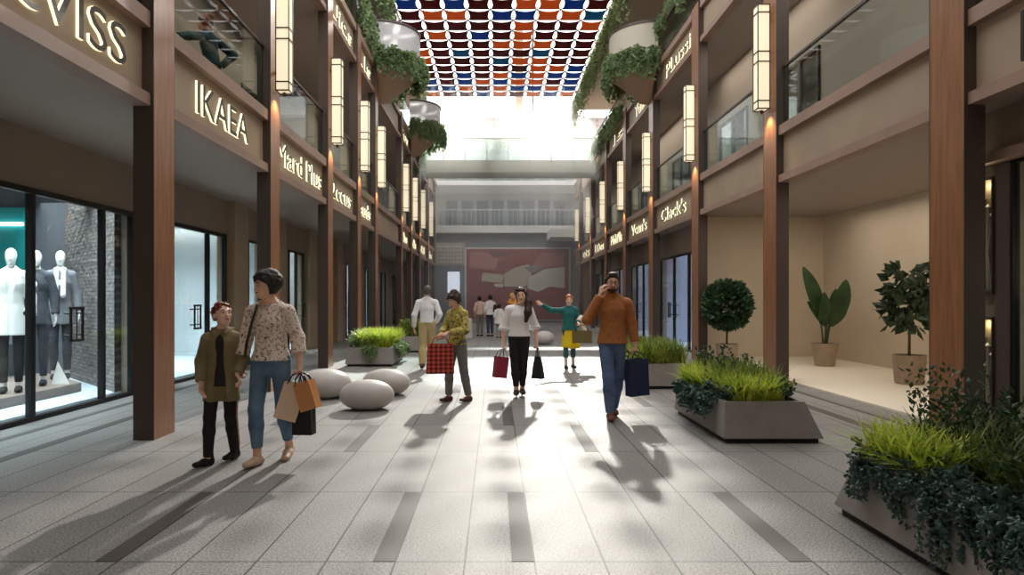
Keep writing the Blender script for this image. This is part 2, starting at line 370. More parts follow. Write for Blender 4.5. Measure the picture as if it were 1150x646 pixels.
# ------------------------------------------------------------------ lettering
def text_mesh(name, body, width, height, depth):
    cu = bpy.data.curves.new('tmp', 'FONT'); cu.body = body; cu.extrude = depth / 2; cu.size = 1.0; cu.resolution_u = 3
    o = bpy.data.objects.new('tmp', cu); C.objects.link(o)
    dg = bpy.context.evaluated_depsgraph_get(); me = bpy.data.meshes.new_from_object(o.evaluated_get(dg))
    bpy.data.objects.remove(o); bpy.data.curves.remove(cu)
    xs = [v.co.x for v in me.vertices]; ys = [v.co.y for v in me.vertices]
    x0, x1, y0, y1 = min(xs), max(xs), min(ys), max(ys)
    for v in me.vertices:
        v.co.x = (v.co.x - x0) / (x1 - x0) * width; v.co.y = (v.co.y - y0) / (y1 - y0) * height
    me.update(); me.materials.clear(); me.materials.append(M_letter); me.materials.append(M_halo)
    for p in me.polygons: p.material_index = 0 if abs(p.normal.z) > 0.7 else 1
    me.name = name
    return me
def put_text(body, side, X, ya, yb, z, h, parent, depth=0.03):
    me = text_mesh('lettering', body, abs(yb - ya), h, depth)
    o = bpy.data.objects.new('lettering', me); C.objects.link(o); o.parent = parent
    off = WORLD[parent.name]
    if side == 'left':   # reads from near (image left) to far: local x -> +Y, local y -> Z, local z -> +X
        o.matrix_local = Matrix(((0, 0, 1, X - off.x), (1, 0, 0, ya - off.y), (0, 1, 0, z - off.z), (0, 0, 0, 1)))
    else:                # reads from far (image left) to near: local x -> -Y, local z -> -X
        o.matrix_local = Matrix(((0, 0, -1, X - off.x), (-1, 0, 0, yb - off.y), (0, 1, 0, z - off.z), (0, 0, 0, 1)))
    o['label'] = 'raised letters with glowing cream edges'
    return o
def fascia(side, i, ya, yb, z0, text, fr=(0.22, 0.8), th=0.4, floor_word='lower'):
    s = -1 if side == 'left' else 1; X = XL if s < 0 else XR
    desc = 'with glowing raised letters' if text else 'without lettering'
    e = empty('shop_fascia', (X + s * 0.1, (ya + yb) / 2, z0), 'taupe fascia %s, %s bay of the %s %s row' % (desc, ORD[i], floor_word, side), 'shop sign', 'shop fascias')
    def bx(xa, xb, y0, y1, za, zb): a, c = sorted((X + s * xa, X + s * xb)); return MB().box(a, c, y0, y1, za, zb)
    bx(0.125, 0.24, ya, yb, z0 + 0.13, z0 + 0.83).build('panel', M_panel, e)
    bx(0.035, 0.24, ya, yb, z0, z0 + 0.13).build('lower_ledge', M_ledge, e)
    bx(0.035, 0.24, ya, yb, z0 + 0.83, z0 + 1.0).build('upper_ledge', M_ledge, e)
    if text:
        L = yb - ya; put_text(text, side, X + s * 0.108, ya + L * fr[0], ya + L * fr[1], z0 + 0.28, th, e)
Z1, Z2 = 3.55, 7.75
lt = ['cVISS', 'IKAEA', 'Mard Plus', '2ccus', 'lauds', None, 'Vlos', 'Nls', 'sos', 'lis', None]
lf = [(0.73, 0.95), (0.245, 0.78), (0.07, 0.95), (0.1, 0.88), (0.1, 0.9), (0, 1), (0.2, 0.8), (0.2, 0.8), (0.2, 0.8), (0.2, 0.8), (0, 1)]
ed = [0.0] + LY + [YE - .55]
for i in range(len(ed) - 1):
    ya = ed[i] + (0.44 if i > 0 else 0); fascia('left', i, ya, ed[i + 1], Z1, lt[i], lf[i])
    fascia('left', i, ya, ed[i + 1], Z2, {3: 'Uic.s', 4: 'i.ls', 6: 'Sos'}.get(i), (0.1, 0.9), floor_word='upper')
rt = [None, None, None, "Clack's", "Vcnn's", 'MabPlls', 'LDos', 'ets', None]
er = [0.0] + RY + [YE - .55]
for i in range(len(er) - 1):
    ya = er[i] + (0.55 if i > 0 else 0); fascia('right', i, ya, er[i + 1], Z1, rt[i], (0.22, 0.86))
    fascia('right', i, ya, er[i + 1], Z2, {3: 'PLussi', 4: 'Yaats', 5: 'ls'}.get(i), (0.12, 0.72), floor_word='upper')
# small black sign panel on the near right fascia and the ledges below it
tag(box(XR + 0.09, XR + 0.14, 5.72, 6.15, 3.78, 4.26).build('sign_plate', M_black), 'small square black sign plate on the near right fascia', 'sign')
tag(box(SR - 0.2, SR - 0.03, 1, 7.2, 2.98, 3.09).build('lintel_ledge', M_ledge), 'brown ledge above the near right shop window', 'ledge')

# ------------------------------------------------------------------ balustrades
def balustrade(side, i, ya, yb, z0, word):
    s = -1 if side == 'left' else 1; X = (XL if s < 0 else XR) + s * 0.13
    e = empty('glass_balustrade', (X, (ya + yb) / 2, z0), 'clear glass balustrade with dark top rail, bay %s of the %s %s gallery' % (ORD[i], side, word), 'balustrade', 'glass balustrades')
    box(X - 0.008, X + 0.008, ya, yb, z0, z0 + 1.02).build('glass', M_rail, e)
    box(X - 0.025, X + 0.025, ya, yb, z0 + 1.02, z0 + 1.06).build('rail', M_dark, e)
for i in range(len(ed) - 1):
    ya = ed[i] + (0.44 if i > 0 else 0); balustrade('left', i, ya, ed[i + 1], Z1 + 1.0, 'lower')
    if i < 8: balustrade('left', i, ya, ed[i + 1], Z2 + 1.0, 'upper')
for i in range(len(er) - 1):
    ya = er[i] + (0.55 if i > 0 else 0); balustrade('right', i, ya, er[i + 1], Z1 + 1.0, 'lower')
    if i < 7: balustrade('right', i, ya, er[i + 1], Z2 + 1.0, 'upper')

# ------------------------------------------------------------------ lanterns
def lantern(side, y, D, i):
    s = -1 if side == 'left' else 1; X = (XL if s < 0 else XR) - s * 0.15; Y = y + D / 2; z0, z1 = 4.9, 6.78; r = 0.1
    e = empty('wall_lantern', (X, Y, z0), 'long glowing cream lantern on the %s column of the %s side' % (ORD[i], side), 'lantern', 'column lanterns')
    box(X - r, X + r, Y - r, Y + r, z0 + 0.02, z1 - 0.02).build('lamp_glass', M_glow, e)
    f = MB(); t = 0.008; R = r + 0.006
    for sx in (-1, 1):
        for sy in (-1, 1): f.box(X + sx * R - t, X + sx * R + t, Y + sy * R - t, Y + sy * R + t, z0, z1)
    for zz in (z0, z0 + 0.14, (z0 + z1) / 2 - 0.1, (z0 + z1) / 2 + 0.08, z1 - 0.16, z1 - 0.02):
        f.box(X - R - t, X + R + t, Y - R - t, Y - R + t, zz, zz + 0.02); f.box(X - R - t, X + R + t, Y + R - t, Y + R + t, zz, zz + 0.02)
        f.box(X - R - t, X - R + t, Y - R, Y + R, zz, zz + 0.02); f.box(X + R - t, X + R + t, Y - R, Y + R, zz, zz + 0.02)
    f.build('frame', M_dark, e)
    b = MB(); a, c = sorted((X, X + s * 0.15))
    for zz in (5.2, 6.5): b.box(a, c, Y - 0.02, Y + 0.02, zz, zz + 0.05)
    b.tube([(X, Y, z1), (X, Y, z1 + 0.12)], 0.012); b.tube([(X, Y, z0 - 0.06), (X, Y, z0)], 0.03)
    b.build('bracket', M_dark, e)
    d = bpy.data.lights.new('lantern_bulb', 'SPOT'); o = bpy.data.objects.new('lantern_bulb', d); C.objects.link(o)
    d.energy = 28; d.color = (1, 0.72, 0.42); d.spot_size = 1.9; d.spot_blend = 0.8; d.shadow_soft_size = 0.05
    o.location = (X + s * 0.02, Y, z0 - 0.1); o.rotation_euler = Vector((-s * 0.35, 0, 1)).to_track_quat('Z', 'Y').to_euler()
for i, y in enumerate(LY[1:9]): lantern('left', y, 0.44, i + 1)
for i, y in enumerate(RY[1:8]): lantern('right', y, 0.55, i + 1)
# ------------------------------------------------------------------ far end building and bridge
M_far = mat('far_concrete', (206, 204, 200), 0.75)
M_farwarm = mat('far_stone', (212, 202, 188), 0.75)
fb = MB(); fb.box(-10.4, 10.8, YE, YE + 0.4, 0, 5.7)
struct(fb.build('wall_end', M_grey))
struct(box(-10.4, 10.8, YE + 3.0, YE + 3.2, 5.7, 11.2).build('wall_end_upper', M_far))
fs = MB(); fs.box(-10.4, 10.8, YE - 0.5, YE + 3.2, 5.7, 6.15); fs.box(-10.4, 10.8, YE - 0.2, YE + 3.2, 8.75, 9.05); fs.box(-10.4, 10.8, YE - 0.3, YE + 3.2, 11.0, 11.4)
struct(fs.build('ceiling_end', M_white))
e = empty('terrace_railing', (0.6, YE - 0.3, 6.15), 'slim white railing of the terrace over the far wall', 'railing')
b = MB(); b.box(-3.6, 5, YE - 0.33, YE - 0.28, 7.15, 7.2)
for k in range(30): b.box(-3.6 + k * 0.295, -3.57 + k * 0.295, YE - 0.32, YE - 0.29, 6.15, 7.15)
b.build('rail', M_pale, e); box(-3.6, 5, YE - 0.31, YE - 0.3, 6.2, 7.1).build('glass', M_rail, e)
e = empty('terrace_railing', (0.6, YE - 0.1, 9.05), 'glass railing of the topmost far terrace', 'railing')
box(-3.6, 5, YE - 0.11, YE - 0.1, 9.05, 10.0).build('glass', M_rail, e); box(-3.6, 5, YE - 0.13, YE - 0.08, 10.0, 10.05).build('rail', M_pale, e)
# window grids on the set back far walls
for k, (xa, zz, zt) in enumerate([(-3.4 + 1.05 * j, 6.25, 8.3) for j in range(8)] + [(-3.4 + 1.05 * j, 9.15, 10.7) for j in range(8)]):
    WN[0] += 1
    o = struct(MB().box(xa, xa + 0.06, YE + 2.9, YE + 3.0, zz, zt).box(xa + 0.84, xa + 0.9, YE + 2.9, YE + 3.0, zz, zt).box(xa + 0.06, xa + 0.84, YE + 2.9, YE + 3.0, zt - 0.06, zt).box(xa + 0.06, xa + 0.84, YE + 2.9, YE + 3.0, zz, zz + 0.06).build('window_%d' % WN[0], M_pale))
    box(xa + 0.06, xa + 0.84, YE + 2.95, YE + 2.99, zz + 0.06, zt - 0.06).build('glass', mat('far_window', (120, 128, 138), 0.15), o)
# back block and lift tower behind the roof terrace
def dotted():
    m = bpy.data.materials.new('perforated_screen'); m.use_nodes = True; t = m.node_tree; b = t.nodes['Principled BSDF']
    tc = t.nodes.new('ShaderNodeTexCoord'); v = t.nodes.new('ShaderNodeTexVoronoi'); v.inputs['Scale'].default_value = 2.6; v.inputs['Randomness'].default_value = 0.2
    r = t.nodes.new('ShaderNodeValToRGB'); r.color_ramp.elements[0].position = 0.3; r.color_ramp.elements[1].position = 0.36
    r.color_ramp.elements[0].color = rgba((112, 98, 96)); r.color_ramp.elements[1].color = rgba((160, 150, 146))
    t.links.new(tc.outputs['Object'], v.inputs['Vector']); t.links.new(v.outputs[0], r.inputs[0]); t.links.new(r.outputs[0], b.inputs['Base Color'])
    return m
e = empty('roof_block', (1, 52, 0), 'pale building with dotted screen wall behind the far roof terrace', 'building')
box(-4.5, 10.5, 50, 56, 0, 15.6).build('screen_wall', dotted(), e)
box(-4.6, 10.6, 49.8, 56.2, 15.6, 15.85).build('coping', M_white, e)
e = empty('lift_tower', (1.8, 58, 0), 'slim beige and glass tower rising behind the far roofs', 'tower')
box(1.9, 2.5, 58, 59, 0, 26).build('shaft', mat('tower_stone', (150, 132, 110), .8), e)
g = MB(); g.box(0.7, 1.9, 58.1, 58.9, 0, 26); g.box(2.5, 3.4, 58.1, 58.9, 0, 26); g.build('glass_bay', M_rail, e)
box(3.4, 3.5, 58, 59, 0, 26.5).build('post', M_dark, e)
# bridge between the two galleries
struct(box(-3.64, 4.97, 31.6, 33.2, 7.75, 8.35).build('ceiling_bridge', M_farwarm))
e = empty('bridge_railing', (0.6, 31.65, 8.35), 'long glass railing along the far foot bridge', 'railing')
box(-3.7, 5.0, 31.64, 31.66, 8.35, 9.4).build('glass', M_rail, e); box(-3.7, 5.0, 31.62, 31.68, 9.4, 9.45).build('rail', M_pale, e)
p = MB()
for k in range(9): p.box(-3.6 + k * 1.06, -3.57 + k * 1.06, 31.66, 31.69, 8.35, 9.4)
p.build('post', M_pale, e)
# right end balcony beam in front of the far wall
struct(box(3.3, 5.1, 38.2, 41.0, 5.2, 5.7).build('trim_balcony', M_white))
# mural
e = empty('wall_mural', (1.43, YE - 0.1, 0.15), 'wide dusty red abstract mural with pale blocks on the far wall', 'mural')
box(-1.95, 4.82, YE - 0.1, YE - 0.02, 0.1, 4.8).build('frame', M_white, e)
box(-1.83, 4.70, YE - 0.14, YE - 0.1, 0.2, 4.7).build('backdrop', mat('mural_red', (164, 92, 86), 0.7, 0, (146, 72, 68), 0.9), e)
def shape(pts, m, d, name):
    b = MB(); n = len(pts); pts = [((px - 556) * YE / 720.0, 1.5 - (py - 336) * YE / 720.0) for px, py in pts]
    y0, y1 = YE - 0.14 - d, YE - 0.14
    b.add([(x, y0, z) for x, z in pts] + [(x, y1, z) for x, z in pts], [tuple(range(n))] + [(i, i + n, (i + 1) % n + n, (i + 1) % n) for i in range(n)])
    return b.build(name, m, e)
Ma = mat('mural_sand', (206, 196, 176), 0.7); Mb_ = mat('mural_ivory', (226, 220, 206), 0.7); Mc = mat('mural_rose', (190, 130, 120), 0.7); Md = mat('mural_umber', (120, 74, 66), 0.7); Me = mat('mural_slate', (150, 150, 146), 0.7)
shape([(528, 284), (545, 283), (560, 292), (556, 304), (538, 302), (527, 300)], Mc, 0.01, 'colour_field')
shape([(550, 283), (572, 283), (570, 288), (553, 289)], Md, 0.012, 'colour_field')
shape([(542, 306), (566, 309), (564, 318), (541, 316)], Ma, 0.012, 'colour_field')
shape([(566, 308), (580, 300), (594, 297), (597, 310), (590, 322), (566, 322)], Ma, 0.014, 'colour_field')
shape([(593, 312), (612, 302), (634, 300), (634, 324), (617, 322), (604, 328), (592, 324)], Mb_, 0.016, 'colour_field')
shape([(588, 300), (604, 299), (611, 302), (596, 307)], Me, 0.018, 'colour_field')
shape([(555, 319), (565, 319), (565, 323), (555, 322)], Mb_, 0.012, 'colour_field')
shape([(596, 300), (608, 284), (634, 284), (634, 299), (612, 301)], Mc, 0.01, 'colour_field')
# lit menu boards on the far left wall
e = empty('menu_board', (-3.2, 39.8, 3.0), 'pale board with rows of small marks beside the far wall', 'sign')
box(-3.75, -1.9, 39.8, 39.9, 3.6, 5.0).build('board', mat('menu_beige', (190, 178, 160), 0.7), e)
b = MB()
for r in range(5):
    for k in range(8): b.box(-3.6 + k * 0.2, -3.6 + k * 0.2 + 0.12, 39.76, 39.8, 3.75 + r * 0.24, 3.85 + r * 0.24)
b.build('marks', M_white, e)
e = empty('light_box', (-2.57, 39.9, 1.9), 'small white light box hanging below the board at the far left', 'sign')
box(-2.95, -2.2, 39.85, 39.95, 1.9, 3.2).build('panel', mat('light_box', (235, 240, 246), 0.5, emit=(225, 235, 250), estr=0.8), e)
MB().tube([(-2.85, 39.86, 3.2), (-2.85, 39.86, 3.62)], .012).tube([(-2.3, 39.86, 3.2), (-2.3, 39.86, 3.62)], .012).build('hanger', M_dark, e)

# ------------------------------------------------------------------ shade canopy
H_C = 10.3; ZC = CAM_H + H_C; S_C = 0.838; R_C = 0.892; XRT = 4.02; YFAR = 32.7
PAL = {'o': ('orange', (186, 112, 56)), 'r': ('dark red', (98, 22, 28)), 'b': ('blue', (28, 86, 146)), 't': ('teal', (24, 104, 132)), 'm': ('maroon', (92, 22, 26))}
PANEL_M = {k: mat('shade_cloth_' + v[0].replace(' ', '_'), v[1], 0.8, trans=0.45) for k, v in PAL.items()}
ROWS = ['orbborrbrr', 'brobrorbrb', 'borbobrobr', 'bbobororbrr'[:10], 'mbrbrroobr', 'mroorbboot', 'mrrrrrorro', 'mrorbrorrr', 'rrmrrooorr', 'bortrrrtrr', 'tormrtoorr', 'ormrrrmoob', 'brmbrobobb', 'rbrboboorb'[:10], 'obborobbob', 'bormborobo']
def panel_mesh(k):
    b = MB(); n = 8; sg = 0.1; hx, hy = S_C / 2, R_C / 2; rim = []
    for (x0, y0, x1, y1, nx, ny) in ((-hx, -hy, hx, -hy, 0, 1), (hx, -hy, hx, hy, -1, 0), (hx, hy, -hx, hy, 0, -1), (-hx, hy, -hx, -hy, 1, 0)):
        for i in range(n):
            t = i / n; s = 4 * t * (1 - t) * sg
            rim.append((x0 + (x1 - x0) * t + nx * s * S_C, y0 + (y1 - y0) * t + ny * s * R_C))
    N_ = len(rim); z = lambda x, y: 0.05 * (abs(x / hx) ** 2 * abs(y / hy) ** 2)
    vs = [(x, y, z(x, y)) for x, y in rim] + [(x * .5, y * .5, z(x * .5, y * .5) - .01) for x, y in rim] + [(0, 0, -0.015)]
    vs += [(x, y, zz + 0.006) for x, y, zz in vs]; M = 2 * N_ + 1
    fs = []
    for i in range(N_):
        j = (i + 1) % N_
        fs += [(i, i + N_, j + N_, j), (i + N_, 2 * N_, j + N_), (M + i, M + j, M + j + N_, M + i + N_), (M + i + N_, M + j + N_, M + 2 * N_), (i, j, M + j, M + i)]
    me = bpy.data.meshes.new('shade_panel'); me.from_pydata(vs, [], fs); me.materials.append(PANEL_M[k]); me.update()
    return me
PM = {k: panel_mesh(k) for k in PAL}
for r in range(15):            # r = 0 is the far row
    row = ROWS[15 - r]
    for c in range(1, 10):     # columns from the left
        k = row[c]
        o = bpy.data.objects.new('shade_panel', PM[k]); C.objects.link(o)
        o.location = (XRT - (9 - c + 0.5) * S_C, YFAR - (r + 0.5) * R_C, ZC)
        tag(o, '%s cloth shade panel overhead, %s row from the far end, %s from the left' % (PAL[k][0], ORD[r], ORD[c - 1]), 'shade panel', 'overhead shade panels')
for c in range(1, 11):
    x = XRT - (10 - c) * S_C
    o = MB().tube([(x, YFAR - 15 * R_C, ZC + 0.05), (x, YFAR + 0.4, ZC + 0.05)], 0.014, 6).build('canopy_cable', M_dark)
    tag(o, 'dark cable under the shade panels, %s from the left' % ORD[c - 1], 'cable', 'canopy cables')

# ------------------------------------------------------------------ greenery helpers
def leafmat(name, c1, c2, scale=6.0, tr=0.35, rough=0.5):
    return mat(name, c1, rough, 0.0, c2, scale, trans=tr)
G_lime = leafmat('lime_grass', (214, 222, 96), (160, 186, 66), 5.0, 0.45)
G_grass = leafmat('green_grass', (150, 164, 76), (92, 116, 52), 5.0)
G_deep = leafmat('deep_green_leaf', (74, 102, 66), (40, 66, 46), 9.0, 0.25, .4)
G_blue = leafmat('blue_green_leaf', (92, 122, 112), (48, 74, 70), 14.0, 0.25, .35)
G_trail = leafmat('trailing_leaf', (152, 172, 124), (112, 138, 96), 6.0, 0.4)
G_dusty = leafmat('dusty_leaf', (164, 176, 122), (124, 142, 94), 6.0, 0.4)
M_stem = mat('plant_stem', (92, 78, 56), 0.8)
def rv(a, b): return random.uniform(a, b)
def blades(b, x0, x1, y0, y1, z, n, h0, h1, lean, wd=0.012, yaw=None):
    for _ in range(n):
        bx, by = rv(x0, x1), rv(y0, y1); h = rv(h0, h1); a = rv(0, 2 * PI); d = Vector((math.cos(a), math.sin(a), 0)); l = rv(.25, 1) * lean
        wv = Vector((-d.y, d.x, 0)) * wd * rv(.7, 1.2)
        pts = []
        for t in (0, .35, .7, 1.0):
            pts.append((Vector((bx, by, z)) + Vector((0, 0, 1)) * h * (t - .28 * t * t * min(1.6, l / max(h, .01))) + d * l * t * t, (1.0, .95, .7, .08)[(0, .35, .7, 1.0).index(t)]))
        vs = []
        for p_, k in pts: vs += [p_ - wv * k, p_ + wv * k]
        b.add(vs, [(0, 1, 3, 2), (2, 3, 5, 4), (4, 5, 7, 6)])
def leaf(b, p, d, l, wd, up=None):
    d = d.normalized(); u = Vector((rv(-1, 1), rv(-1, 1), rv(-.2, 1))) if up is None else up
    s = d.cross(u); s = s.normalized() if s.length > 1e-4 else Vector((1, 0, 0)); nrm = s.cross(d)
    b.add([p, p + d * l * .45 + s * wd - nrm * wd * .25, p + d * l, p + d * l * .45 - s * wd - nrm * wd * .25, p + d * l * .5 + nrm * wd * .2], [(0, 1, 4), (1, 2, 4), (2, 3, 4), (3, 0, 4)])
def leafball(b, c, r, n, l, wd):
    c = Vector(c)
    for _ in range(n):
        v = Vector((random.gauss(0, 1), random.gauss(0, 1), random.gauss(0, 1))).normalized(); k = rv(.55, 1) ** .5
        p_ = c + Vector((v.x * r[0], v.y * r[1], v.z * r[2])) * k
        leaf(b, p_, v + Vector((rv(-.7, .7), rv(-.7, .7), rv(-.5, .6))), l * rv(.7, 1.2), wd)
def trailer(b, p, L_, dirv, n, l=0.05, wd=0.018, sway=0.1):
    p = Vector(p); q = p.copy(); d = Vector(dirv)
    for i in range(n):
        t = i / n; q = p + d * min(t * 4, 1) * .12 + Vector((math.sin(t * 5 + p.y * 9) * sway * t, math.cos(t * 4 + p.x * 7) * sway * t, -L_ * t))
        for _ in range(2): leaf(b, q, Vector((rv(-1, 1), rv(-1, 1), rv(-1.2, .3))), l * rv(.7, 1.3), wd)
def shrub(b, x0, x1, y0, y1, z, n, h, l, wd):
    for _ in range(n):
        p = Vector((rv(x0, x1), rv(y0, y1), z)); q = p + Vector((rv(-.12, .12), rv(-.12, .12), h * rv(.55, 1)))
        for i in range(13):
            t = .25 + .75 * i / 12; leaf(b, p.lerp(q, t), Vector((rv(-1, 1), rv(-1, 1), rv(0, 1.2))), l * rv(.7, 1.2), wd)

# ------------------------------------------------------------------ planters
def planter(loc, w, d, h, label, flare, seed):
    """box of width w (x), depth d (y); flare = how far the base spreads beyond the rim at left, right, near, far"""
    random.seed(seed)
    e = empty('planter', (loc[0] + w / 2, loc[1] + d / 2, 0), label, 'planter')
    x0, x1, y0, y1 = loc[0], loc[0] + w, loc[1], loc[1] + d; l, r, n, f = flare
    MB().box(x0 - l + .04, x1 + r - .04, y0 - n + .04, y1 + f - .04, 0, 0.05).build('plinth', M_black, e)
    lo = [(x0 - l, y0 - n, .05), (x1 + r, y0 - n, .05), (x1 + r, y1 + f, .05), (x0 - l, y1 + f, .05)]
    hi = [(x0, y0, h), (x1, y0, h), (x1, y1, h), (x0, y1, h)]
    t = .045; ih = [(x0 + t, y0 + t, h), (x1 - t, y0 + t, h), (x1 - t, y1 - t, h), (x0 + t, y1 - t, h)]; il = [(a, b_, h - .08) for a, b_, _ in ih]
    v = lo + hi + ih + il; fs = [(3, 2, 1, 0)]
    for i in range(4):
        j = (i + 1) % 4; fs += [(i, j, 4 + j, 4 + i), (4 + i, 4 + j, 8 + j, 8 + i), (8 + i, 8 + j, 12 + j, 12 + i)]
    fs.append((12, 13, 14, 15))
    MB().add(v, fs).build('trough', M_conc, e, bevel=.008)
    box(x0 + t, x1 - t, y0 + t, y1 - t, h - .1, h - .05).build('soil', M_soil, e)
    return e
# near right planter
e = planter((2.45, 2.35), 1.15, 1.98, 0.46, 'dark grey planter of grasses and trailing leaves at the near right corner', (0.06, .12, .0, .2), 11)
g = MB(); blades(g, 2.47, 2.78, 3.72, 4.3, .42, 750, .16, .38, .36, .010); g.build('lime_grass', G_lime, e)
g = MB(); blades(g, 2.7, 3.55, 2.4, 4.25, .42, 2100, .2, .46, .4, .009); g.build('dark_grass', leafmat('dark_grass', (112, 130, 68), (62, 84, 44), 5.0), e)
g = MB(); shrub(g, 2.8, 3.05, 3.95, 4.28, .42, 34, .66, .05, .015); shrub(g, 2.9, 3.6, 2.4, 4.1, .42, 150, .52, .06, .017); shrub(g, 2.55, 3.5, 2.4, 3.3, .42, 120, .36, .055, .017); g.build('leafy_shrub', G_deep, e)
g = MB()
for yc, L0 in ((4.22, .3), (4.05, .2), (3.82, .34), (3.62, .16), (3.5, .4), (3.35, .42), (3.2, .3), (3.0, .4), (2.85, .36), (2.65, .42), (2.5, .4)):
    for _ in range(11): trailer(g, (rv(2.47, 2.55), yc + random.gauss(0, .055), rv(.46, .56)), L0 * rv(.4, 1.05), (-1, 0, 0), 24, .034, .013, .05)
shrub(g, 2.47, 2.62, 2.4, 4.3, .42, 60, .16, .055, .018)
for _ in range(14): trailer(g, (rv(2.5, 2.8), rv(4.25, 4.33), rv(.46, .54)), rv(.1, .25), (-.6, .6, 0), 14, .045, .016, .05)
g.build('trailing_vine', G_blue, e)
# middle right planter
e = planter((2.4, 6.7), 0.84, 1.72, 0.43, 'grey concrete planter with bright grass behind the near right one', (.03, .17, .06, .06), 12)
g = MB(); blades(g, 2.5, 3.05, 6.75, 7.5, .4, 1500, .2, .36, .3, .011); blades(g, 2.42, 2.7, 7.4, 8.3, .4, 900, .2, .38, .3, .012); g.build('lime_grass', G_lime, e)
g = MB(); blades(g, 2.55, 3.15, 7.0, 8.35, .4, 1500, .2, .46, .24, .010); g.build('green_grass', G_grass, e)
g = MB(); shrub(g, 2.98, 3.2, 6.8, 7.3, .4, 50, .2, .07, .022); shrub(g, 2.5, 3.1, 7.4, 8.3, .4, 40, .52, .06, .018); g.build('leafy_shrub', G_deep, e)
g = MB()
for _ in range(60): trailer(g, (rv(2.38, 2.46), rv(6.9, 8.2), rv(.44, .52)), rv(.08, .3), (-1, 0, 0), 16, .05, .018, .05)
shrub(g, 2.42, 2.58, 6.8, 7.4, .4, 50, .18, .06, .02); g.build('trailing_vine', G_blue, e)
# far right planter
e = planter((2.42, 10.7), 0.85, 1.9, 0.42, 'grey planter of muted grass behind the phone man', (.03, .12, .05, .05), 13)
g = MB(); blades(g, 2.45, 3.2, 10.75, 12.5, .38, 2200, .25, .5, .28, .014); g.build('green_grass', G_grass, e)
g = MB(); blades(g, 2.45, 2.9, 10.75, 11.6, .38, 500, .2, .45, .3, .014); g.build('lime_grass', G_lime, e)
# left planter
e = planter((-3.28, 14.3), 0.98, 1.7, 0.42, 'grey planter with sunlit lime grass on the left by the stone seats', (.06, .03, .06, .05), 14)
g = MB(); blades(g, -3.1, -2.36, 14.4, 15.9, .38, 2400, .3, .52, .36, .016); g.build('lime_grass', G_lime, e)
g = MB(); shrub(g, -3.25, -2.75, 14.35, 14.9, .38, 60, .3, .09, .03)
for _ in range(50): trailer(g, (-2.29, rv(14.4, 15.9), .46), rv(.1, .3), (1, 0, 0), 12, .07, .025, .05)
for _ in range(14): trailer(g, (rv(-2.9, -2.6), 14.29, .46), rv(.1, .35), (0, -1, 0), 12, .07, .025, .05)
g.build('leafy_shrub', G_trail, e)
# second left planter
e = planter((-2.72, 18.0), 0.6, 1.6, 0.45, 'small grey planter with dark bush farther back on the left', (.03, .03, .03, .03), 15)
g = MB(); blades(g, -2.7, -2.15, 18.05, 19.5, .4, 900, .25, .5, .25, .02); shrub(g, -2.68, -2.18, 18.1, 19.4, .4, 60, .5, .1, .035); g.build('green_bush', G_grass, e)
random.seed(3)

# ------------------------------------------------------------------ hanging greenery and round balconies
def edge_greenery(x, ya, yb, z, n, Lr, mats, label, sd, l=.12, wd=.04):
    random.seed(sd)
    b = MB()
    for _ in range(n): trailer(b, (x + rv(-.08, .08), rv(ya, yb), z + rv(-.05, .12)), rv(*Lr) * (0.35 + 0.65 * abs(math.sin(rv(0, 1) + _ * .7))), (0, 0, 0), 14, l, wd, .1)
    tag(b.build('hanging_vines', mats), label, 'hanging plant')
edge_greenery(4.04, 20.0, 33.4, 11.45, 260, (.4, 1.5), G_dusty, 'green vines hanging along the right roof edge beside the shade panels', 21)
edge_greenery(-3.48, 19.5, 21.8, 11.5, 70, (.8, 2.0), G_trail, 'dark vines hanging from the left roof edge at the top', 22)
edge_greenery(-3.48, 31.0, 33.4, 11.3, 60, (.6, 1.9), G_trail, 'vines hanging at the far end of the left roof edge', 24)
edge_greenery(4.86, 16.2, 19.9, 9.75, 34, (.2, .8), G_trail, 'vines trailing over the upper right balustrade above the lit lettering', 23)
edge_greenery(4.8, 24.8, 31.3, 8.95, 150, (.2, .8), G_trail, 'green planting along the far right gallery edge', 25)
edge_greenery(-3.55, 16.9, 19.2, 9.6, 40, (.3, 1.2), G_trail, 'vines on the upper left balustrade before the round balcony', 26)
edge_greenery(-3.5, 30.0, 31.4, 9.0, 50, (.5, 1.6), G_trail, 'vines on the left gallery edge near the bridge', 27)
random.seed(31); b = MB()
for _ in range(150): trailer(b, (rv(-3.5, 5.1), YE - .25 + rv(-.2, .1), 11.4 + rv(0, .25)), rv(.3, .9), (0, -1, 0), 9, .17, .06, .06)
for _ in range(150): leaf(b, Vector((rv(-3.5, 5.1), YE - .25, 11.4)), Vector((rv(-.6, .6), rv(-.6, .6), 1)), rv(.2, .45), .06)
tag(b.build('roof_planting', G_dusty), 'strip of green planting along the far roof terrace', 'hanging plant')
M_drum = mat('cream_parapet', (232, 224, 208), 0.6, trans=0.3)
M_drumL = mat('frosted_parapet', (226, 226, 230), 0.5, trans=0.35)
M_cone = mat('brown_corbel', (186, 156, 132), 0.7)
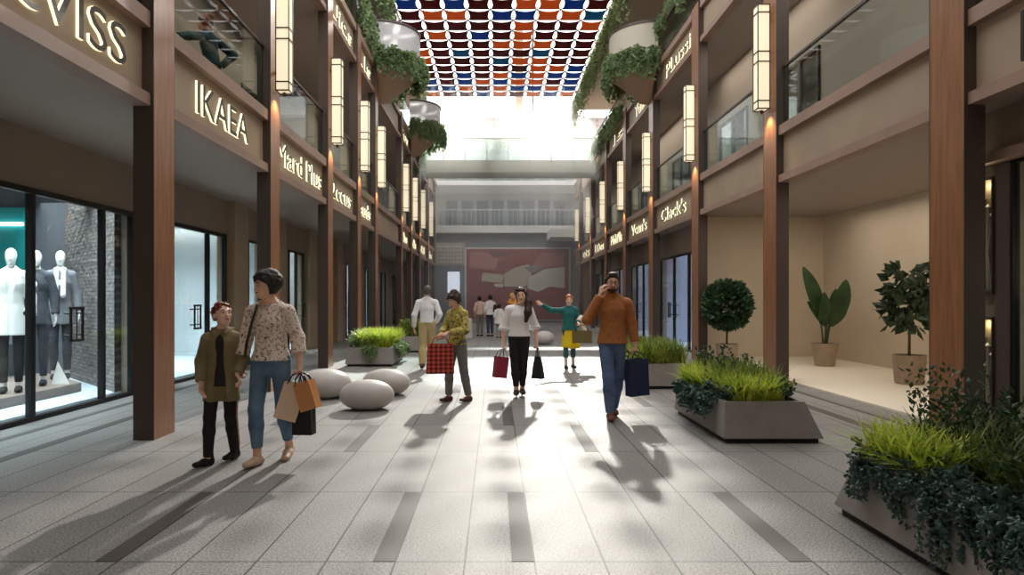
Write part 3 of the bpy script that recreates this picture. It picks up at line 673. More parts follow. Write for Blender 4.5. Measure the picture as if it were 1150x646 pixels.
def pod(side, y, R, i, label, Mp):
    random.seed(40 + i)
    X = XL if side == 'left' else XR; a0, a1 = (-PI / 2, PI / 2) if side == 'left' else (PI / 2, 3 * PI / 2); z = 8.72
    e = empty('round_balcony', (X, y, z), label, 'balcony')
    MB().lathe([(R - .05, .02), (R + .03, .0), (R + .03, 0.22), (R - .03, .22), (R - .03, .02)], (X, y, z), 28, a0, a1).build('slab_edge', M_cone, e, smooth=False)
    MB().lathe([(.02, -.95), (.3, -.85), (.75, -.42), (R - .02, 0.01)], (X, y, z), 28, a0, a1).build('corbel', M_cone, e, smooth=True)
    MB().lathe([(R - .02, .22), (R, .22), (R, 1.2), (R - .02, 1.2)], (X, y, z), 28, a0, a1).build('parapet', Mp, e, smooth=False)
    MB().lathe([(R - .04, 1.2), (R + .03, 1.2), (R + .03, 1.26), (R - .04, 1.26), (R - .04, 1.2)], (X, y, z), 28, a0, a1).build('top_rail', M_dark, e)
    b = MB()
    for k in range(200):
        t = rv(a0, a1); c, s = math.cos(t), math.sin(t)
        trailer(b, (X + (R + .05) * c, y + (R + .05) * s, z + rv(.15, .5)), rv(.2, .85), (c, s, 0), 11, .13, .045, .06)
    b.build('trailing_plants', G_trail, e)
pod('left', 20.6, 1.2, 0, 'nearer round balcony on the left with white parapet and trailing plants', M_drumL)
pod('left', 28.4, 1.2, 1, 'farther round balcony on the left with white parapet and trailing plants', M_drumL)
pod('right', 20.7, 1.25, 2, 'round cream balcony on the right with trailing plants below it', M_drum)
random.seed(5)

# ------------------------------------------------------------------ stone seats
def pebble(name, c, rx, ry, rz, label, rot=0):
    b = MB(); n, m = 40, 20; vs = []
    for i in range(m + 1):
        ph = -PI / 2 + PI * i / m
        for k in range(n):
            t = 2 * PI * k / n; cz = math.sin(ph); cr = math.cos(ph) ** .9 if abs(math.cos(ph)) > 1e-6 else 0
            x = rx * cr * math.cos(t); y = ry * cr * math.sin(t) * (1 + .08 * math.cos(t)); z = rz * (cz * (1.0 if cz > 0 else .92)) 
            vs.append((x, y, max(z, -rz * .86)))
    b.add(vs, [(i * n + k, i * n + (k + 1) % n, (i + 1) * n + (k + 1) % n, (i + 1) * n + k) for i in range(m) for k in range(n)])
    o = b.build(name, M_stone, smooth=True); o.location = (c[0], c[1], rz * .86); o.rotation_euler = (0, 0, rot)
    tag(o, label, 'stone seat', 'pebble seats'); return o
pebble('pebble_seat', (-1.75, 8.75), .37, .27, .215, 'smooth pale pebble seat nearest the camera of the three on the left', .1)
pebble('pebble_seat', (-1.72, 10.1), .385, .3, .215, 'smooth grey pebble seat behind the nearest one', -.2)
pebble('pebble_seat', (-2.6, 9.75), .41, .32, .235, 'smooth pebble seat at the left of the three beside the shopping bags', .3)
pebble('pebble_seat', (1.62, 21.2), .34, .3, .24, 'small far pebble seat between white blouse woman and teal sweater woman', 0)

# ------------------------------------------------------------------ potted plants in the alcove
M_pot = mat('sand_pot', (168, 148, 128), 0.75, 0, (156, 136, 116), 7.0)
def pot(e, c, r0, r1, h):
    MB().lathe([(.001, 0), (r0 * .92, 0), (r0, .02), (r1, h), (r1 - .03, h), (r1 - .04, h - .06), (.001, h - .06)], c, 32).build('pot', M_pot, e, smooth=False)
    MB().lathe([(.001, h - .05), (r1 - .045, h - .05)], c, 24).build('soil', M_soil, e)
c = (5.42, 15.0, .03); e = empty('potted_topiary', c, 'round clipped leafy tree in a sand pot at the left of the alcove', 'potted plant')
pot(e, c, .2, .26, .42); MB().tube([(c[0], c[1], .4), (c[0] + .01, c[1], .95)], .025).build('trunk', M_stem, e)
random.seed(51); b = MB(); leafball(b, (c[0], c[1], 1.36), (.5, .5, .53), 2600, .15, .05); b.build('foliage', G_deep, e)
c = (7.25, 14.1, .03); e = empty('potted_banana_plant', c, 'tall plant with broad paddle leaves in the corner of the alcove', 'potted plant')
pot(e, c, .2, .27, .5)
G_ban = leafmat('paddle_leaf', (66, 96, 54), (46, 74, 44), 4.0, .3)
b = MB(); bs = MB(); random.seed(52)
def paddle(base, tip, wd, bend):
    base, tip = Vector(base), Vector(tip); d = tip - base; n_ = 10; vs = []; L_ = d.length
    s = Vector((1, 0, 0)) if abs(d.x) < .5 * L_ else Vector((.6, 0, -.6)); s = (s - d.normalized() * s.dot(d.normalized())).normalized(); nn = s.cross(d).normalized()
    for i in range(n_ + 1):
        t = i / n_; p_ = base + d * t + nn * bend * math.sin(t * PI) ; w_ = wd * max(.02, math.sin(PI * min(1, t * .93 + .05)) ** .7)
        vs += [p_ - s * w_ + nn * w_ * .35, p_, p_ + s * w_ + nn * w_ * .35]
    b.add(vs, [(3 * i + j, 3 * i + j + 1, 3 * i + j + 4, 3 * i + j + 3) for i in range(n_) for j in range(2)])
x, y, z = c
for (bx, bz, tx, ty, tz, wd) in ((-.1, 1.1, -.5, -.05, 2.2, .16), (.1, .95, .42, -.1, 1.92, .2), (-.08, .95, -.12, -.2, 1.65, .13), (.02, .9, -.38, .0, 1.45, .1), (.06, 1.0, .3, .1, 1.72, .14), (.12, .9, .5, .05, 1.5, .12)):
    paddle((x + bx, y, bz), (x + tx, y + ty, tz), wd, .06); bs.tube([(x + bx * .3, y, .45), (x + bx, y, bz + .05)], [.022, .012], 6)
b.build('foliage', G_ban, e, smooth=True); bs.build('stem', G_ban, e)
c = (7.2, 11.15, .03); e = empty('potted_fiddle_leaf_fig', c, 'fiddle leaf fig in a large sand pot near the right of the alcove', 'potted plant')
pot(e, c, .22, .26, .5); MB().tube([(c[0], c[1], .45), (c[0] + .02, c[1], 1.9)], [.025, .012]).build('trunk', M_stem, e)
random.seed(53); b = MB()
for _ in range(210):
    t = rv(0, 1); zz = .98 + t * 1.05; r = .38 * (1 - .5 * abs(t - .4)); a = rv(0, 2 * PI); k = rv(.35, 1)
    p_ = Vector((c[0] + r * k * math.cos(a), c[1] + r * k * math.sin(a), zz)); o_ = Vector((math.cos(a), math.sin(a), 0)); tg = Vector((-o_.y, o_.x, 0)) * rv(-.5, .5)
    d_ = o_ * rv(.1, .8) + tg + Vector((0, 0, rv(-.9, .9))); leaf(b, p_, d_, rv(.2, .28), .085, o_ + Vector((rv(-.4, .4), rv(-.4, .4), .5)))
b.build('foliage', leafmat('fig_leaf', (66, 86, 58), (42, 62, 42), 7, .2, .35), e)

# ------------------------------------------------------------------ left shop display
tag(MB().hexa([(-8.2, 5.2, .06), (-6.45, 5.2, .06), (-6.45, 10.0, .06), (-8.0, 11.4, .06)], [(-8.2, 5.2, .2), (-6.45, 5.2, .2), (-6.45, 10.0, .2), (-8.0, 11.4, .2)]).build('display_platform', mat('platform_brown', (132, 116, 108), .6), bevel=.01), 'low brown display platform under the mannequins behind the left shop glass', 'platform')
w_ = MB().add([(-6.75, 9.75, .2), (-6.5, 9.8, .2), (-6.75, 9.98, .2), (-6.72, 9.85, .55)], [(0, 1, 3), (1, 2, 3), (2, 0, 3), (2, 1, 0)])
tag(w_.build('display_wedge', M_white), 'small white pointed display block at the right end of the mannequin platform', 'display block')
tag(box(-10.15, -8.75, 11.84, 11.9, 2.86, 2.92).build('light_strip', mat('light_strip', (255, 255, 255), .5, emit=(235, 248, 255), estr=4.0)), 'bright white strip light on the teal shop wall', 'lamp')
e = empty('clothes_rail', (-9.1, 11.5, .06), 'clothes rail of hanging garments before the teal wall', 'clothes rail')
b = MB(); b.tube([(-10.0, 11.5, .06), (-10.0, 11.5, 1.7), (-8.3, 11.5, 1.7), (-8.3, 11.5, .06)], .018); b.build('rail', M_white, e)
for k in range(9):
    yy = -9.8 + k * .17; cc = [(60, 70, 90), (225, 225, 228), (90, 60, 50), (150, 160, 170)][k % 4]
    MB().hexa([(yy - .05, 11.3, .7), (yy + .05, 11.3, .7), (yy + .05, 11.7, .7), (yy - .05, 11.7, .7)], [(yy - .02, 11.38, 1.62), (yy + .02, 11.38, 1.62), (yy + .02, 11.62, 1.62), (yy - .02, 11.62, 1.62)]).build('garment', mat('garment_%d' % (k % 4), cc, .9), e)
# second shop: counter and stands behind the glass door
e = empty('shop_counter', (-8.3, 13.2, .06), 'white counter inside the second left shop', 'counter')
box(-8.7, -7.9, 12.6, 15.6, .06, 1.0).build('body', M_white, e, bevel=.01); box(-8.75, -7.85, 12.55, 15.65, 1.0, 1.05).build('worktop', M_pale, e)
for k in range(2):
    e = empty('picture_stand', (-8.3, 13.1 + k * .5, 1.05), 'small grey framed stand on the white counter, %s one' % ('nearer', 'farther')[k], 'stand')
    box(-8.34, -8.3, 12.95 + k * .5, 13.25 + k * .5, 1.05, 1.4).build('frame', M_grey, e); box(-8.3, -8.29, 12.99 + k * .5, 13.21 + k * .5, 1.09, 1.36).build('picture', M_white, e)
# third left shop: shelves
e = empty('wall_shelf', (-8.9, 18.5, .06), 'shelving with goods seen through the narrow left shop door', 'shelf')
s_ = MB()
for zz in (.5, 1.1, 1.7, 2.3): s_.box(-9.2, -8.7, 16.8, 22.5, zz, zz + .04)
s_.build('board', M_wood, e)
random.seed(61); g = MB()
for zz in (.54, 1.14, 1.74):
    for k in range(14): a = 16.9 + k * .38; g.box(-9.1, -8.8, a, a + rv(.15, .3), zz, zz + rv(.15, .4))
o = g.build('goods', mat('goods', (200, 176, 140), .8, 0, (120, 100, 90), 3.0), e); o['kind'] = 'stuff'
# ------------------------------------------------------------------ near right shop: display niches and goods
struct(box(SR - .06, SR, 6.85, 7.05, 0, 2.98).build('trim_right', mat('grey_brown_post', (112, 98, 94), .6)))
def niche(z0, z1, label):
    e = empty('display_niche', (SR - .04, 7.18, z0), label, 'display case')
    X = SR - .06
    MB().box(X - .02, X + .06, 7.055, 7.07, z0, z1).box(X - .02, X + .06, 7.29, 7.305, z0, z1).box(X - .02, X + .06, 7.07, 7.29, z1 - .03, z1).box(X - .02, X + .06, 7.07, 7.29, z0, z0 + .03).build('case', M_dark, e)
    box(X + .045, X + .06, 7.07, 7.29, z0 + .03, z1 - .03).build('back_panel', mat('niche_gold', (112, 100, 80), .6), e)
    b = MB()
    for k, yy in enumerate((7.13, 7.19, 7.26)):
        b.tube([(X + .02, yy - .03, z0 + .04), (X + .01, yy + .02 * (-1) ** k, z0 + .45), (X + .02, yy - .02, z1 - .45 + .1 * k)], [.02, .012, .012], 6)
        b.lathe([(.001, -.03), (.028, 0), (.001, .035)], (X + .02, yy - .02, z1 - .42 + .1 * k), 10)
    b.build('figure', mat('niche_figure', (206, 200, 184), .4, .3), e)
    d = bpy.data.lights.new('niche_lamp', 'POINT'); o = bpy.data.objects.new('niche_lamp', d); C.objects.link(o); d.energy = 1.6; d.color = (1, .86, .5); d.shadow_soft_size = .02; o.location = (X - .01, 7.18, z1 - .08)
    return e
niche(1.55, 2.85, 'upper lit display case with slim figures on the dark right pier')
niche(.15, 1.3, 'lower lit display case with slim figures on the dark right pier')
e = empty('display_shelf', (6.9, 5.7, 0), 'pale shelf unit inside the near right shop window', 'shelf')
b = MB()
for zz in (.45, .95, 1.45): b.box(6.3, 7.2, 4.6, 7.1, zz, zz + .05)
b.box(7.2, 7.26, 4.6, 7.1, .03, 2.4); b.build('board', M_beige, e)
for k, (yy, zz, col, lb) in enumerate(((6.5, 1.5, (120, 150, 190), 'folded blue garments on the top shelf of the near right shop'), (6.5, 1.0, (236, 230, 218), 'folded cream garments on the middle shelf of the near right shop'), (6.5, .5, (240, 232, 214), 'folded white garments on the lowest shelf of the near right shop'))):
    b = MB()
    for q in range(3): b.box(6.4, 7.0, yy - .35 + q * .03, yy + .35 - q * .02, zz + q * .07, zz + q * .07 + .065)
    tag(b.build('folded_clothes', mat('cloth_fold_%d' % k, col, .9), bevel=.02), lb, 'clothes')
e = empty('shop_sign', (6.0, 6.2, 2.05), 'small pale oval sign with a dark letter inside the near right shop', 'sign')
b = MB(); n = 24; vs = [(6.0 + dx, 6.38 + .16 * math.cos(2 * PI * i / n), 2.15 + .09 * math.sin(2 * PI * i / n)) for dx in (0, .03) for i in range(n)]
b.add(vs, [tuple(range(n)), tuple(range(2 * n - 1, n - 1, -1))] + [(i, (i + 1) % n, n + (i + 1) % n, n + i) for i in range(n)]).build('plate', mat('sign_plate_pale', (238, 226, 196), .5, emit=(240, 224, 180), estr=.4), e)
me = text_mesh('lettering', 'G', .1, .12, .01); o = bpy.data.objects.new('lettering', me); C.objects.link(o); o.parent = e
o.matrix_local = Matrix(((0, 0, -1, -.006), (-1, 0, 0, .23), (0, 1, 0, .04), (0, 0, 0, 1))); me.materials[1] = M_letter
# right far shops: pendant lamp and table
e = empty('pendant_lamp', (7.2, 19.5, 2.2), 'glowing pendant lamp inside the right shop with glass doors', 'lamp')
MB().lathe([(.001, .25), (.12, .25), (.2, 0), (.001, 0)], (7.2, 19.5, 2.1), 20).build('shade', mat('lamp_shade', (250, 240, 245), .5, emit=(255, 240, 250), estr=2.0), e); MB().tube([(7.2, 19.5, 2.35), (7.2, 19.5, 3.6)], .008).build('cord', M_black, e)
e = empty('display_table', (7.0, 18.5, .03), 'white round display table inside the right shop', 'table')
MB().lathe([(.001, .72), (.5, .72), (.5, .76), (.001, .76)], (7.0, 18.5, .03), 24).build('tabletop', M_white, e); MB().lathe([(.25, 0), (.25, .02), (.04, .04), (.04, .72)], (7.0, 18.5, .03), 20).build('pedestal', M_white, e)

# ------------------------------------------------------------------ figures: smooth bodies from blended limbs
def smooth_mesh(prims, h, name):
    """prims: list of dicts; blends them into one continuous surface (surface nets)."""
    lo = np.array([1e9] * 3); hi = -lo
    for q in prims:
        if q.get('sub'): continue
        lo = np.minimum(lo, q['lo']); hi = np.maximum(hi, q['hi'])
    lo -= 3 * h; hi += 3 * h
    n = np.ceil((hi - lo) / h).astype(int) + 1
    F = np.full(n, 0.3, np.float32)
    ax = [lo[i] + h * np.arange(n[i]) for i in range(3)]
    for q in prims:
        m = q['k'] + 3 * h + .01
        a = np.maximum(((q['lo'] - m - lo) / h).astype(int), 0); b = np.minimum(((q['hi'] + m - lo) / h).astype(int) + 2, n)
        if np.any(b <= a): continue
        P = np.stack(np.meshgrid(ax[0][a[0]:b[0]], ax[1][a[1]:b[1]], ax[2][a[2]:b[2]], indexing='ij'), -1).astype(np.float32)
        d = q['f'](P).astype(np.float32)
        for (c0, nn) in q.get('cuts', []): d = np.maximum(d, (P - np.array(c0, np.float32)) @ np.array(nn, np.float32))
        sl = (slice(a[0], b[0]), slice(a[1], b[1]), slice(a[2], b[2])); A = F[sl]; k = q['k']
        if q.get('sub'): F[sl] = np.maximum(A, -d)
        else:
            t = np.clip(.5 + .5 * (A - d) / k, 0, 1); F[sl] = A * (1 - t) + d * t - k * t * (1 - t)
    S = F < 0
    cs = [(i, j, l) for i in (0, 1) for j in (0, 1) for l in (0, 1)]
    N0 = tuple(n - 1)
    cnt = np.zeros(N0, np.int8)
    for (i, j, l) in cs: cnt += S[i:i + N0[0], j:j + N0[1], l:l + N0[2]]
    idx = np.argwhere((cnt > 0) & (cnt < 8))
    val = np.stack([F[idx[:, 0] + i, idx[:, 1] + j, idx[:, 2] + l] for (i, j, l) in cs], 1)
    pos = np.zeros((len(idx), 3)); num = np.zeros(len(idx))
    for p_ in range(8):
        for q_ in range(p_ + 1, 8):
            df = [cs[q_][x] - cs[p_][x] for x in range(3)]
            if sum(abs(x) for x in df) != 1: continue
            va, vb = val[:, p_], val[:, q_]; cr = (va < 0) != (vb < 0)
            t = np.where(cr, va / np.where(cr, va - vb, 1), 0)
            for x in range(3): pos[:, x] += np.where(cr, cs[p_][x] + t * df[x], 0)
            num += cr
    pos = (pos / num[:, None] + idx) * h + lo
    cid = np.full(N0, -1, np.int64); cid[idx[:, 0], idx[:, 1], idx[:, 2]] = np.arange(len(idx))
    quads = []
    for x in range(3):
        y, z = (x + 1) % 3, (x + 2) % 3
        s0 = [slice(1, N0[i]) for i in range(3)]; s0[x] = slice(0, N0[x]); s1 = list(s0); s1[x] = slice(1, N0[x] + 1)
        A, B = S[tuple(s0)], S[tuple(s1)]; e_ = np.argwhere(A != B); off = np.array([1, 1, 1]); off[x] = 0; e_ = e_ + off
        f = A[tuple((e_ - off).T)]
        def cc(dy, dz):
            q_ = e_.copy(); q_[:, y] -= dy; q_[:, z] -= dz; return cid[q_[:, 0], q_[:, 1], q_[:, 2]]
        Q = np.stack([cc(1, 1), cc(0, 1), cc(0, 0), cc(1, 0)], 1); Q[~f] = Q[~f][:, ::-1]; quads.append(Q)
    Q = np.concatenate(quads); Q = Q[(Q >= 0).all(1)]
    me = bpy.data.meshes.new(name); me.vertices.add(len(pos)); me.vertices.foreach_set('co', pos.astype(np.float32).ravel())
    me.loops.add(Q.size); me.loops.foreach_set('vertex_index', Q.astype(np.int32).ravel())
    me.polygons.add(len(Q)); me.polygons.foreach_set('loop_start', np.arange(0, Q.size, 4, dtype=np.int32)); me.polygons.foreach_set('loop_total', np.full(len(Q), 4, np.int32))
    me.update(calc_edges=True); me.validate(); me.polygons.foreach_set('use_smooth', [True] * len(me.polygons))
    return me
A_ = lambda v: np.array(v, np.float64)
def cap(p0, p1, r0, r1, k=.02, fl=None, ff=1.0, cuts=()):
    """tapered limb; fl/ff squash the cross-section along direction fl by factor ff"""
    p0, p1 = A_(p0), A_(p1); r = max(r0, r1)
    def f(P):
        d = p1 - p0; L2 = max(float(d @ d), 1e-9); t = np.clip(((P - p0) @ d) / L2, 0, 1)
        v = P - (p0 + t[..., None] * d)
        if fl is not None:
            u = A_(fl) / np.linalg.norm(fl); c = v @ u; v = v + (c * (1 / ff - 1))[..., None] * u
            return (np.linalg.norm(v, axis=-1) - (r0 + (r1 - r0) * t)) * (.5 + .5 * min(ff, 1))
        return np.linalg.norm(v, axis=-1) - (r0 + (r1 - r0) * t)
    return dict(f=f, lo=np.minimum(p0, p1) - r * max(1, ff), hi=np.maximum(p0, p1) + r * max(1, ff), k=k, cuts=list(cuts))
def ell(c, r, R=None, k=.02, sub=False, cuts=()):
    c = A_(c); r = A_(r); R = np.eye(3) if R is None else R; m = r.max()
    def f(P):
        q = (P - c) @ R; a = np.linalg.norm(q / r, axis=-1); b = np.linalg.norm(q / (r * r), axis=-1)
        return a * (a - 1) / np.maximum(b, 1e-6)
    return dict(f=f, lo=c - m, hi=c + m, k=k, sub=sub, cuts=list(cuts))
def chain(pts, rs, k=.02, fl=None, ff=1.0, cuts=()):
    return [cap(pts[i], pts[i + 1], rs[i], rs[i + 1], k, fl, ff, cuts) for i in range(len(pts) - 1)]
def rotm(yaw=0, pitch=0, roll=0):   # columns: right, back, up ; yaw>0 turns the face toward +x, pitch>0 looks down, roll tilts toward +x
    return np.array(Matrix.Rotation(yaw, 3, 'Z') @ Matrix.Rotation(pitch, 3, 'X') @ Matrix.Rotation(roll, 3, 'Y'))
def hand(w_, d, pn, side, s=1.0, curl=.35):
    """wrist w_, direction d, palm normal pn; side=+1/-1 puts the thumb on side*(pn x d). Five fingers of unequal length."""
    w_ = A_(w_); d = A_(d) / np.linalg.norm(d); pn = A_(pn); pn = pn - d * (pn @ d); pn /= np.linalg.norm(pn); t = np.cross(pn, d) * side
    pr = [cap(w_, w_ + d * .03 * s, .021 * s, .026 * s, .012, pn, .7), cap(w_ + d * .035 * s + t * .018 * s, w_ + d * .075 * s + t * .022 * s, .022 * s, .02 * s, .01, pn, .62), cap(w_ + d * .035 * s - t * .014 * s, w_ + d * .07 * s - t * .02 * s, .021 * s, .019 * s, .01, pn, .62)]
    for i, (o_, L_) in enumerate(((.031, .068), (.011, .077), (-.01, .071), (-.03, .055))):
        p = w_ + d * (.085 - .004 * abs(i - 1)) * s + t * o_ * s; a = 0
        for q, (l, r0, r1) in enumerate(((.45, .0098, .0092), (.32, .0092, .0085), (.23, .0085, .007))):
            a += curl * (0.7 if q == 0 else 1.0) * (1 + .1 * i); dd = d * math.cos(a) + pn * math.sin(a) + t * o_ * .8
            e_ = p + dd * L_ * l * s * 1.15; pr.append(cap(p, e_, r0 * s, r1 * s, .004)); p = e_
    p = w_ + d * .03 * s + t * .03 * s
    for q, (l, r0, r1) in enumerate(((.036, .014, .011), (.03, .011, .0095), (.024, .0095, .0075))):
        dd = d * .75 + t * (.62 - .25 * q) + pn * (.25 + curl * .5 * q); dd /= np.linalg.norm(dd); e_ = p + dd * l * s; pr.append(cap(p, e_, r0 * s, r1 * s, .006)); p = e_
    return pr
SKIN = mat('skin', (232, 186, 162), .5, 0, (224, 176, 152), 12.0)
SKIN2 = mat('skin_pale', (238, 198, 176), .5, 0, (230, 188, 166), 12.0)
M_eye = mat('eye_white', (186, 180, 176), .4); M_iris = mat('eye_iris', (40, 28, 22), .3); M_lip = mat('lips', (176, 92, 88), .5)
def fabric(name, c1, c2=None, sc=30.0, bump=.25): return mat(name, c1, .85, 0, c2, sc, bump=bump, bscale=14.0)
class Person:
    def __init__(s, label, loc, yaw, H, skin=SKIN, male=False, grid=.008, female_mannequin=False, J=None, head=(0, 0, 0), name='person', cat='person', group=None, hs=None):
        s.e = empty(name, loc, label, cat, group, yaw); k = H / 1.75; s.k = k; s.grid = grid; s.skin = skin; s.male = male
        sw = .178 if male else .155
        s.J = {n: A_(v) * k for n, v in dict(pelvis=(0, 0, .96), waist=(0, 0, 1.12), chest=(0, 0, 1.30), neck=(0, .02, 1.47), head=(0, -.005, 1.632),
            sha=(-sw, .01, 1.40), shb=(sw, .01, 1.40), ela=(-sw - .07, .03, 1.15), elb=(sw + .07, .03, 1.15), wra=(-sw - .09, -.04, .9), wrb=(sw + .09, -.04, .9),
            hpa=(-.085, 0, .93), hpb=(.085, 0, .93), kna=(-.09, -.02, .5), knb=(.09, -.02, .5), ana=(-.085, .02, .085), anb=(.085, .02, .085)).items()}
        s.fa = s.fb = 0.0; s.ha = dict(d=None, pn=(1, -.2, 0), curl=.35); s.hb = dict(d=None, pn=(-1, -.2, 0), curl=.35)
        s.lift = {'a': 0.0, 'b': 0.0}
        if J: s.J.update({n: A_(v) * ((.93, 1, 1) if n[:2] == 'sh' else (1, 1, 1)) - ((0, 0, .022 * k) if n[:2] == 'sh' else (0, 0, 0)) for n, v in J.items()})
        s.R = rotm(*head); s.hs = hs or (H / 1.75) ** .45
    def hp(s, x, y, z): return s.J['head'] + s.R @ (A_((x, y, z)) * s.hs)
    def emit(s, name, prims, m, h=None):
        me = smooth_mesh(prims, h or s.grid, name); me.materials.append(m)
        o = bpy.data.objects.new(name, me); C.objects.link(o); o.parent = s.e; return o
    def torso_pts(s):
        J = s.J; return [J['pelvis'], J['waist'], J['chest'], (J['sha'] + J['shb']) / 2 * .6 + J['chest'] * .4 + A_((0, .005, .01))]
    def body(s, arms='ab', face=True):
        J, k, hs = s.J, s.k, s.hs; F = (0, 1, 0); m = 1.08 if s.male else 1.0
        pr = chain(s.torso_pts(), [.115 * k, .096 * k * m, .112 * k * m, .085 * k], .04, F, .72)
        pr += [cap(J['sha'], J['shb'], .042 * k * m, .042 * k * m, .03)] + [cap(J['neck'] + A_((0, 0, .02 * k)), J['neck'] * .3 + J['sh' + q] * .7, .045 * k, .036 * k, .03) for q in 'ab']
        pr += [cap(J['neck'] - A_((0, -.01, .02)), s.hp(0, .02, -.07), .05 * k * m, .046 * k * m, .03)]
        for q in 'ab':
            sh, el, wr = J['sh' + q], J['el' + q], J['wr' + q]
            pr += [cap(sh, el, .046 * k * m, .036 * k * m, .03), cap(el, el + (wr - el) * .3, .036 * k * m, .037 * k * m, .02), cap(el + (wr - el) * .3, wr, .037 * k * m, .024 * k * m, .02)]
            hd = s.ha if q == 'a' else s.hb; d = hd['d'] if hd['d'] is not None else wr - el
            pr += hand(wr, d, hd['pn'], 1 if q == 'a' else -1, k ** .7 * (1.05 if s.male else .95), hd['curl'])
            hp_, kn, an = J['hp' + q], J['kn' + q], J['an' + q]
            pr += [cap(hp_, kn, .08 * k, .052 * k, .04), cap(kn, kn + (an - kn) * .35, .05 * k, .052 * k, .02), cap(kn + (an - kn) * .35, an, .052 * k, .035 * k, .02)]
            t, hl = s.foot(q); pr += [cap(an, hl, .034 * k, .03 * k, .02), cap(hl, t, .03 * k, .026 * k, .02)]
        R = s.R; E = lambda c, r, kk=.012: ell(s.hp(*c), A_(r) * hs, R, kk)
        pr += [E((0, .018, .028), (.074, .094, .09), .02), E((0, -.03, -.03), (.062, .062, .088), .03), E((0, -.058, -.09), (.03, .028, .026), .02)]
        if face: pr += [cap(s.hp(0, -.088, .004), s.hp(0, -.108, -.03), .008 * hs, .013 * hs, .008), E((-.03, -.083, .026), (.024, .012, .008)), E((.03, -.083, .026), (.024, .012, .008)), E((-.035, -.072, -.02), (.022, .018, .02)), E((.035, -.072, -.02), (.022, .018, .02)),
               E((-.076, .012, -.005), (.011, .022, .032), .006), E((.076, .012, -.005), (.011, .022, .032), .006), cap(s.hp(-.016, -.09, -.056), s.hp(.016, -.09, -.056), .007 * hs, .007 * hs, .006)]
        else: pr += [cap(s.hp(0, -.088, .004), s.hp(0, -.1, -.03), .007 * hs, .01 * hs, .01)]
        s.b = s.emit('body', pr, s.skin)
        return s
    def foot(s, q):
        an = s.J['an' + q]; a = s.fa if q == 'a' else s.fb; d = A_((math.sin(a), -math.cos(a), 0)); k = s.k; l = s.lift[q]
        hl = an - d * .03 * k + A_((0, 0, -.05 * k)); t = hl + d * .17 * k; t[2] = .03 * k + max(0, (hl[2] - .03 * k)) * (0 if l else 1); return t, hl
    def face(s, brow=(50, 36, 28), glasses=False, smile=False, beard=None):
        hs = s.hs
        for x in (-.031, .031):
            b = MB(); c = s.hp(x, -.081, .006); R = s.R
            for (rr, off, mi, sx) in ((.0115, 0, 0, 1.25), (.0085, -.0052, 1, 1.0)):
                n0 = len(b.v); vs = []; b.cur = mi
                for i in range(9):
                    for j in range(12):
                        th = PI * i / 8; ph = 2 * PI * j / 12; q = A_((rr * sx * math.sin(th) * math.cos(ph), rr * math.sin(th) * math.sin(ph) + off, rr * .8 * math.cos(th))); vs.append(tuple(c + R @ (q * hs)))
                b.add(vs, [(i * 12 + j, i * 12 + (j + 1) % 12, (i + 1) * 12 + (j + 1) % 12, (i + 1) * 12 + j) for i in range(8) for j in range(12)])
            b.build('eye', [M_eye, M_iris], s.e, local=True, smooth=True)
        bm = mat('brow_%d_%d_%d' % brow, brow, .9); b = MB()
        for x in (-1, 1): b.tube([s.hp(x * .017, -.096, .03), s.hp(x * .034, -.092, .036), s.hp(x * .05, -.078, .029)], [.004 * hs, .0045 * hs, .002 * hs], 6)
        b.build('eyebrows', bm, s.e, local=True, smooth=True)
        b = MB(); b.tube([s.hp(-.026, -.083, -.05), s.hp(-.01, -.0975, -.056), s.hp(.01, -.0975, -.056), s.hp(.026, -.083, -.05)], [.003 * hs, .0065 * hs, .0065 * hs, .003 * hs], 8); b.build('mouth', M_lip, s.e, local=True, smooth=True)
        if glasses:
            b = MB()
            for x in (-.033, .033): b.tube([s.hp(x + .024 * math.cos(t * PI / 8), -.098, .004 + .018 * math.sin(t * PI / 8)) for t in range(17)], .0022, 6)
            b.tube([s.hp(-.01, -.1, .008), s.hp(.01, -.1, .008)], .0022, 6)
            for x in (-1, 1): b.tube([s.hp(x * .057, -.097, .008), s.hp(x * .074, -.03, .01), s.hp(x * .078, .02, .012)], .0022, 6)
            b.build('glasses', M_black, s.e, local=True, smooth=True)
        if beard:
            E = lambda c, r, kk=.012: ell(s.hp(*c), A_(r) * hs, s.R, kk)
            s.emit('beard', [E((0, -.055, -.083), (.044, .042, .045), .02), E((-.052, -.02, -.055), (.018, .04, .045), .02), E((.052, -.02, -.055), (.018, .04, .045), .02), cap(s.hp(-.025, -.086, -.042), s.hp(.025, -.086, -.042), .007, .007, .01), dict(ell(s.hp(0, -.1, -.056), A_((.022, .02, .009)) * hs, s.R, .004), sub=True)], mat('beard', beard, .95), .005)
        return s
    def hair(s, prims, m, h=None): return s.emit('hair', [ell(s.hp(*c), A_(r) * s.hs, s.R, .02, cuts=cu) if len(c) == 3 else c for c, r, cu in prims], m, h or .007)
    def cap_hair(s, m, fringe=.055, back=-.06, vol=1.0, extra=(), h=None, lumps=0, lr=.022):
        """hair over the skull: everything behind and above the hairline"""
        R = s.R; hl = s.hp(0, -.055, fringe); nrm = R @ A_((0, -.75, -.66)); hb = s.hp(0, .02, back); dn = R @ A_((0, 0, -1)); fr = s.hp(0, -.012, 0); fn = R @ A_((0, -1, -.15)); fn = fn / np.linalg.norm(fn)
        pr = [ell(s.hp(0, .022, .034), A_((.084, .105, .1)) * s.hs * vol, R, .02, cuts=[(hl, nrm)]), ell(s.hp(0, .03, -.0), A_((.083, .095, .1)) * s.hs * vol, R, .02, cuts=[(fr, fn), (hb, dn)])]
        ex = list(extra); st = random.getstate(); random.seed(lumps + 9)
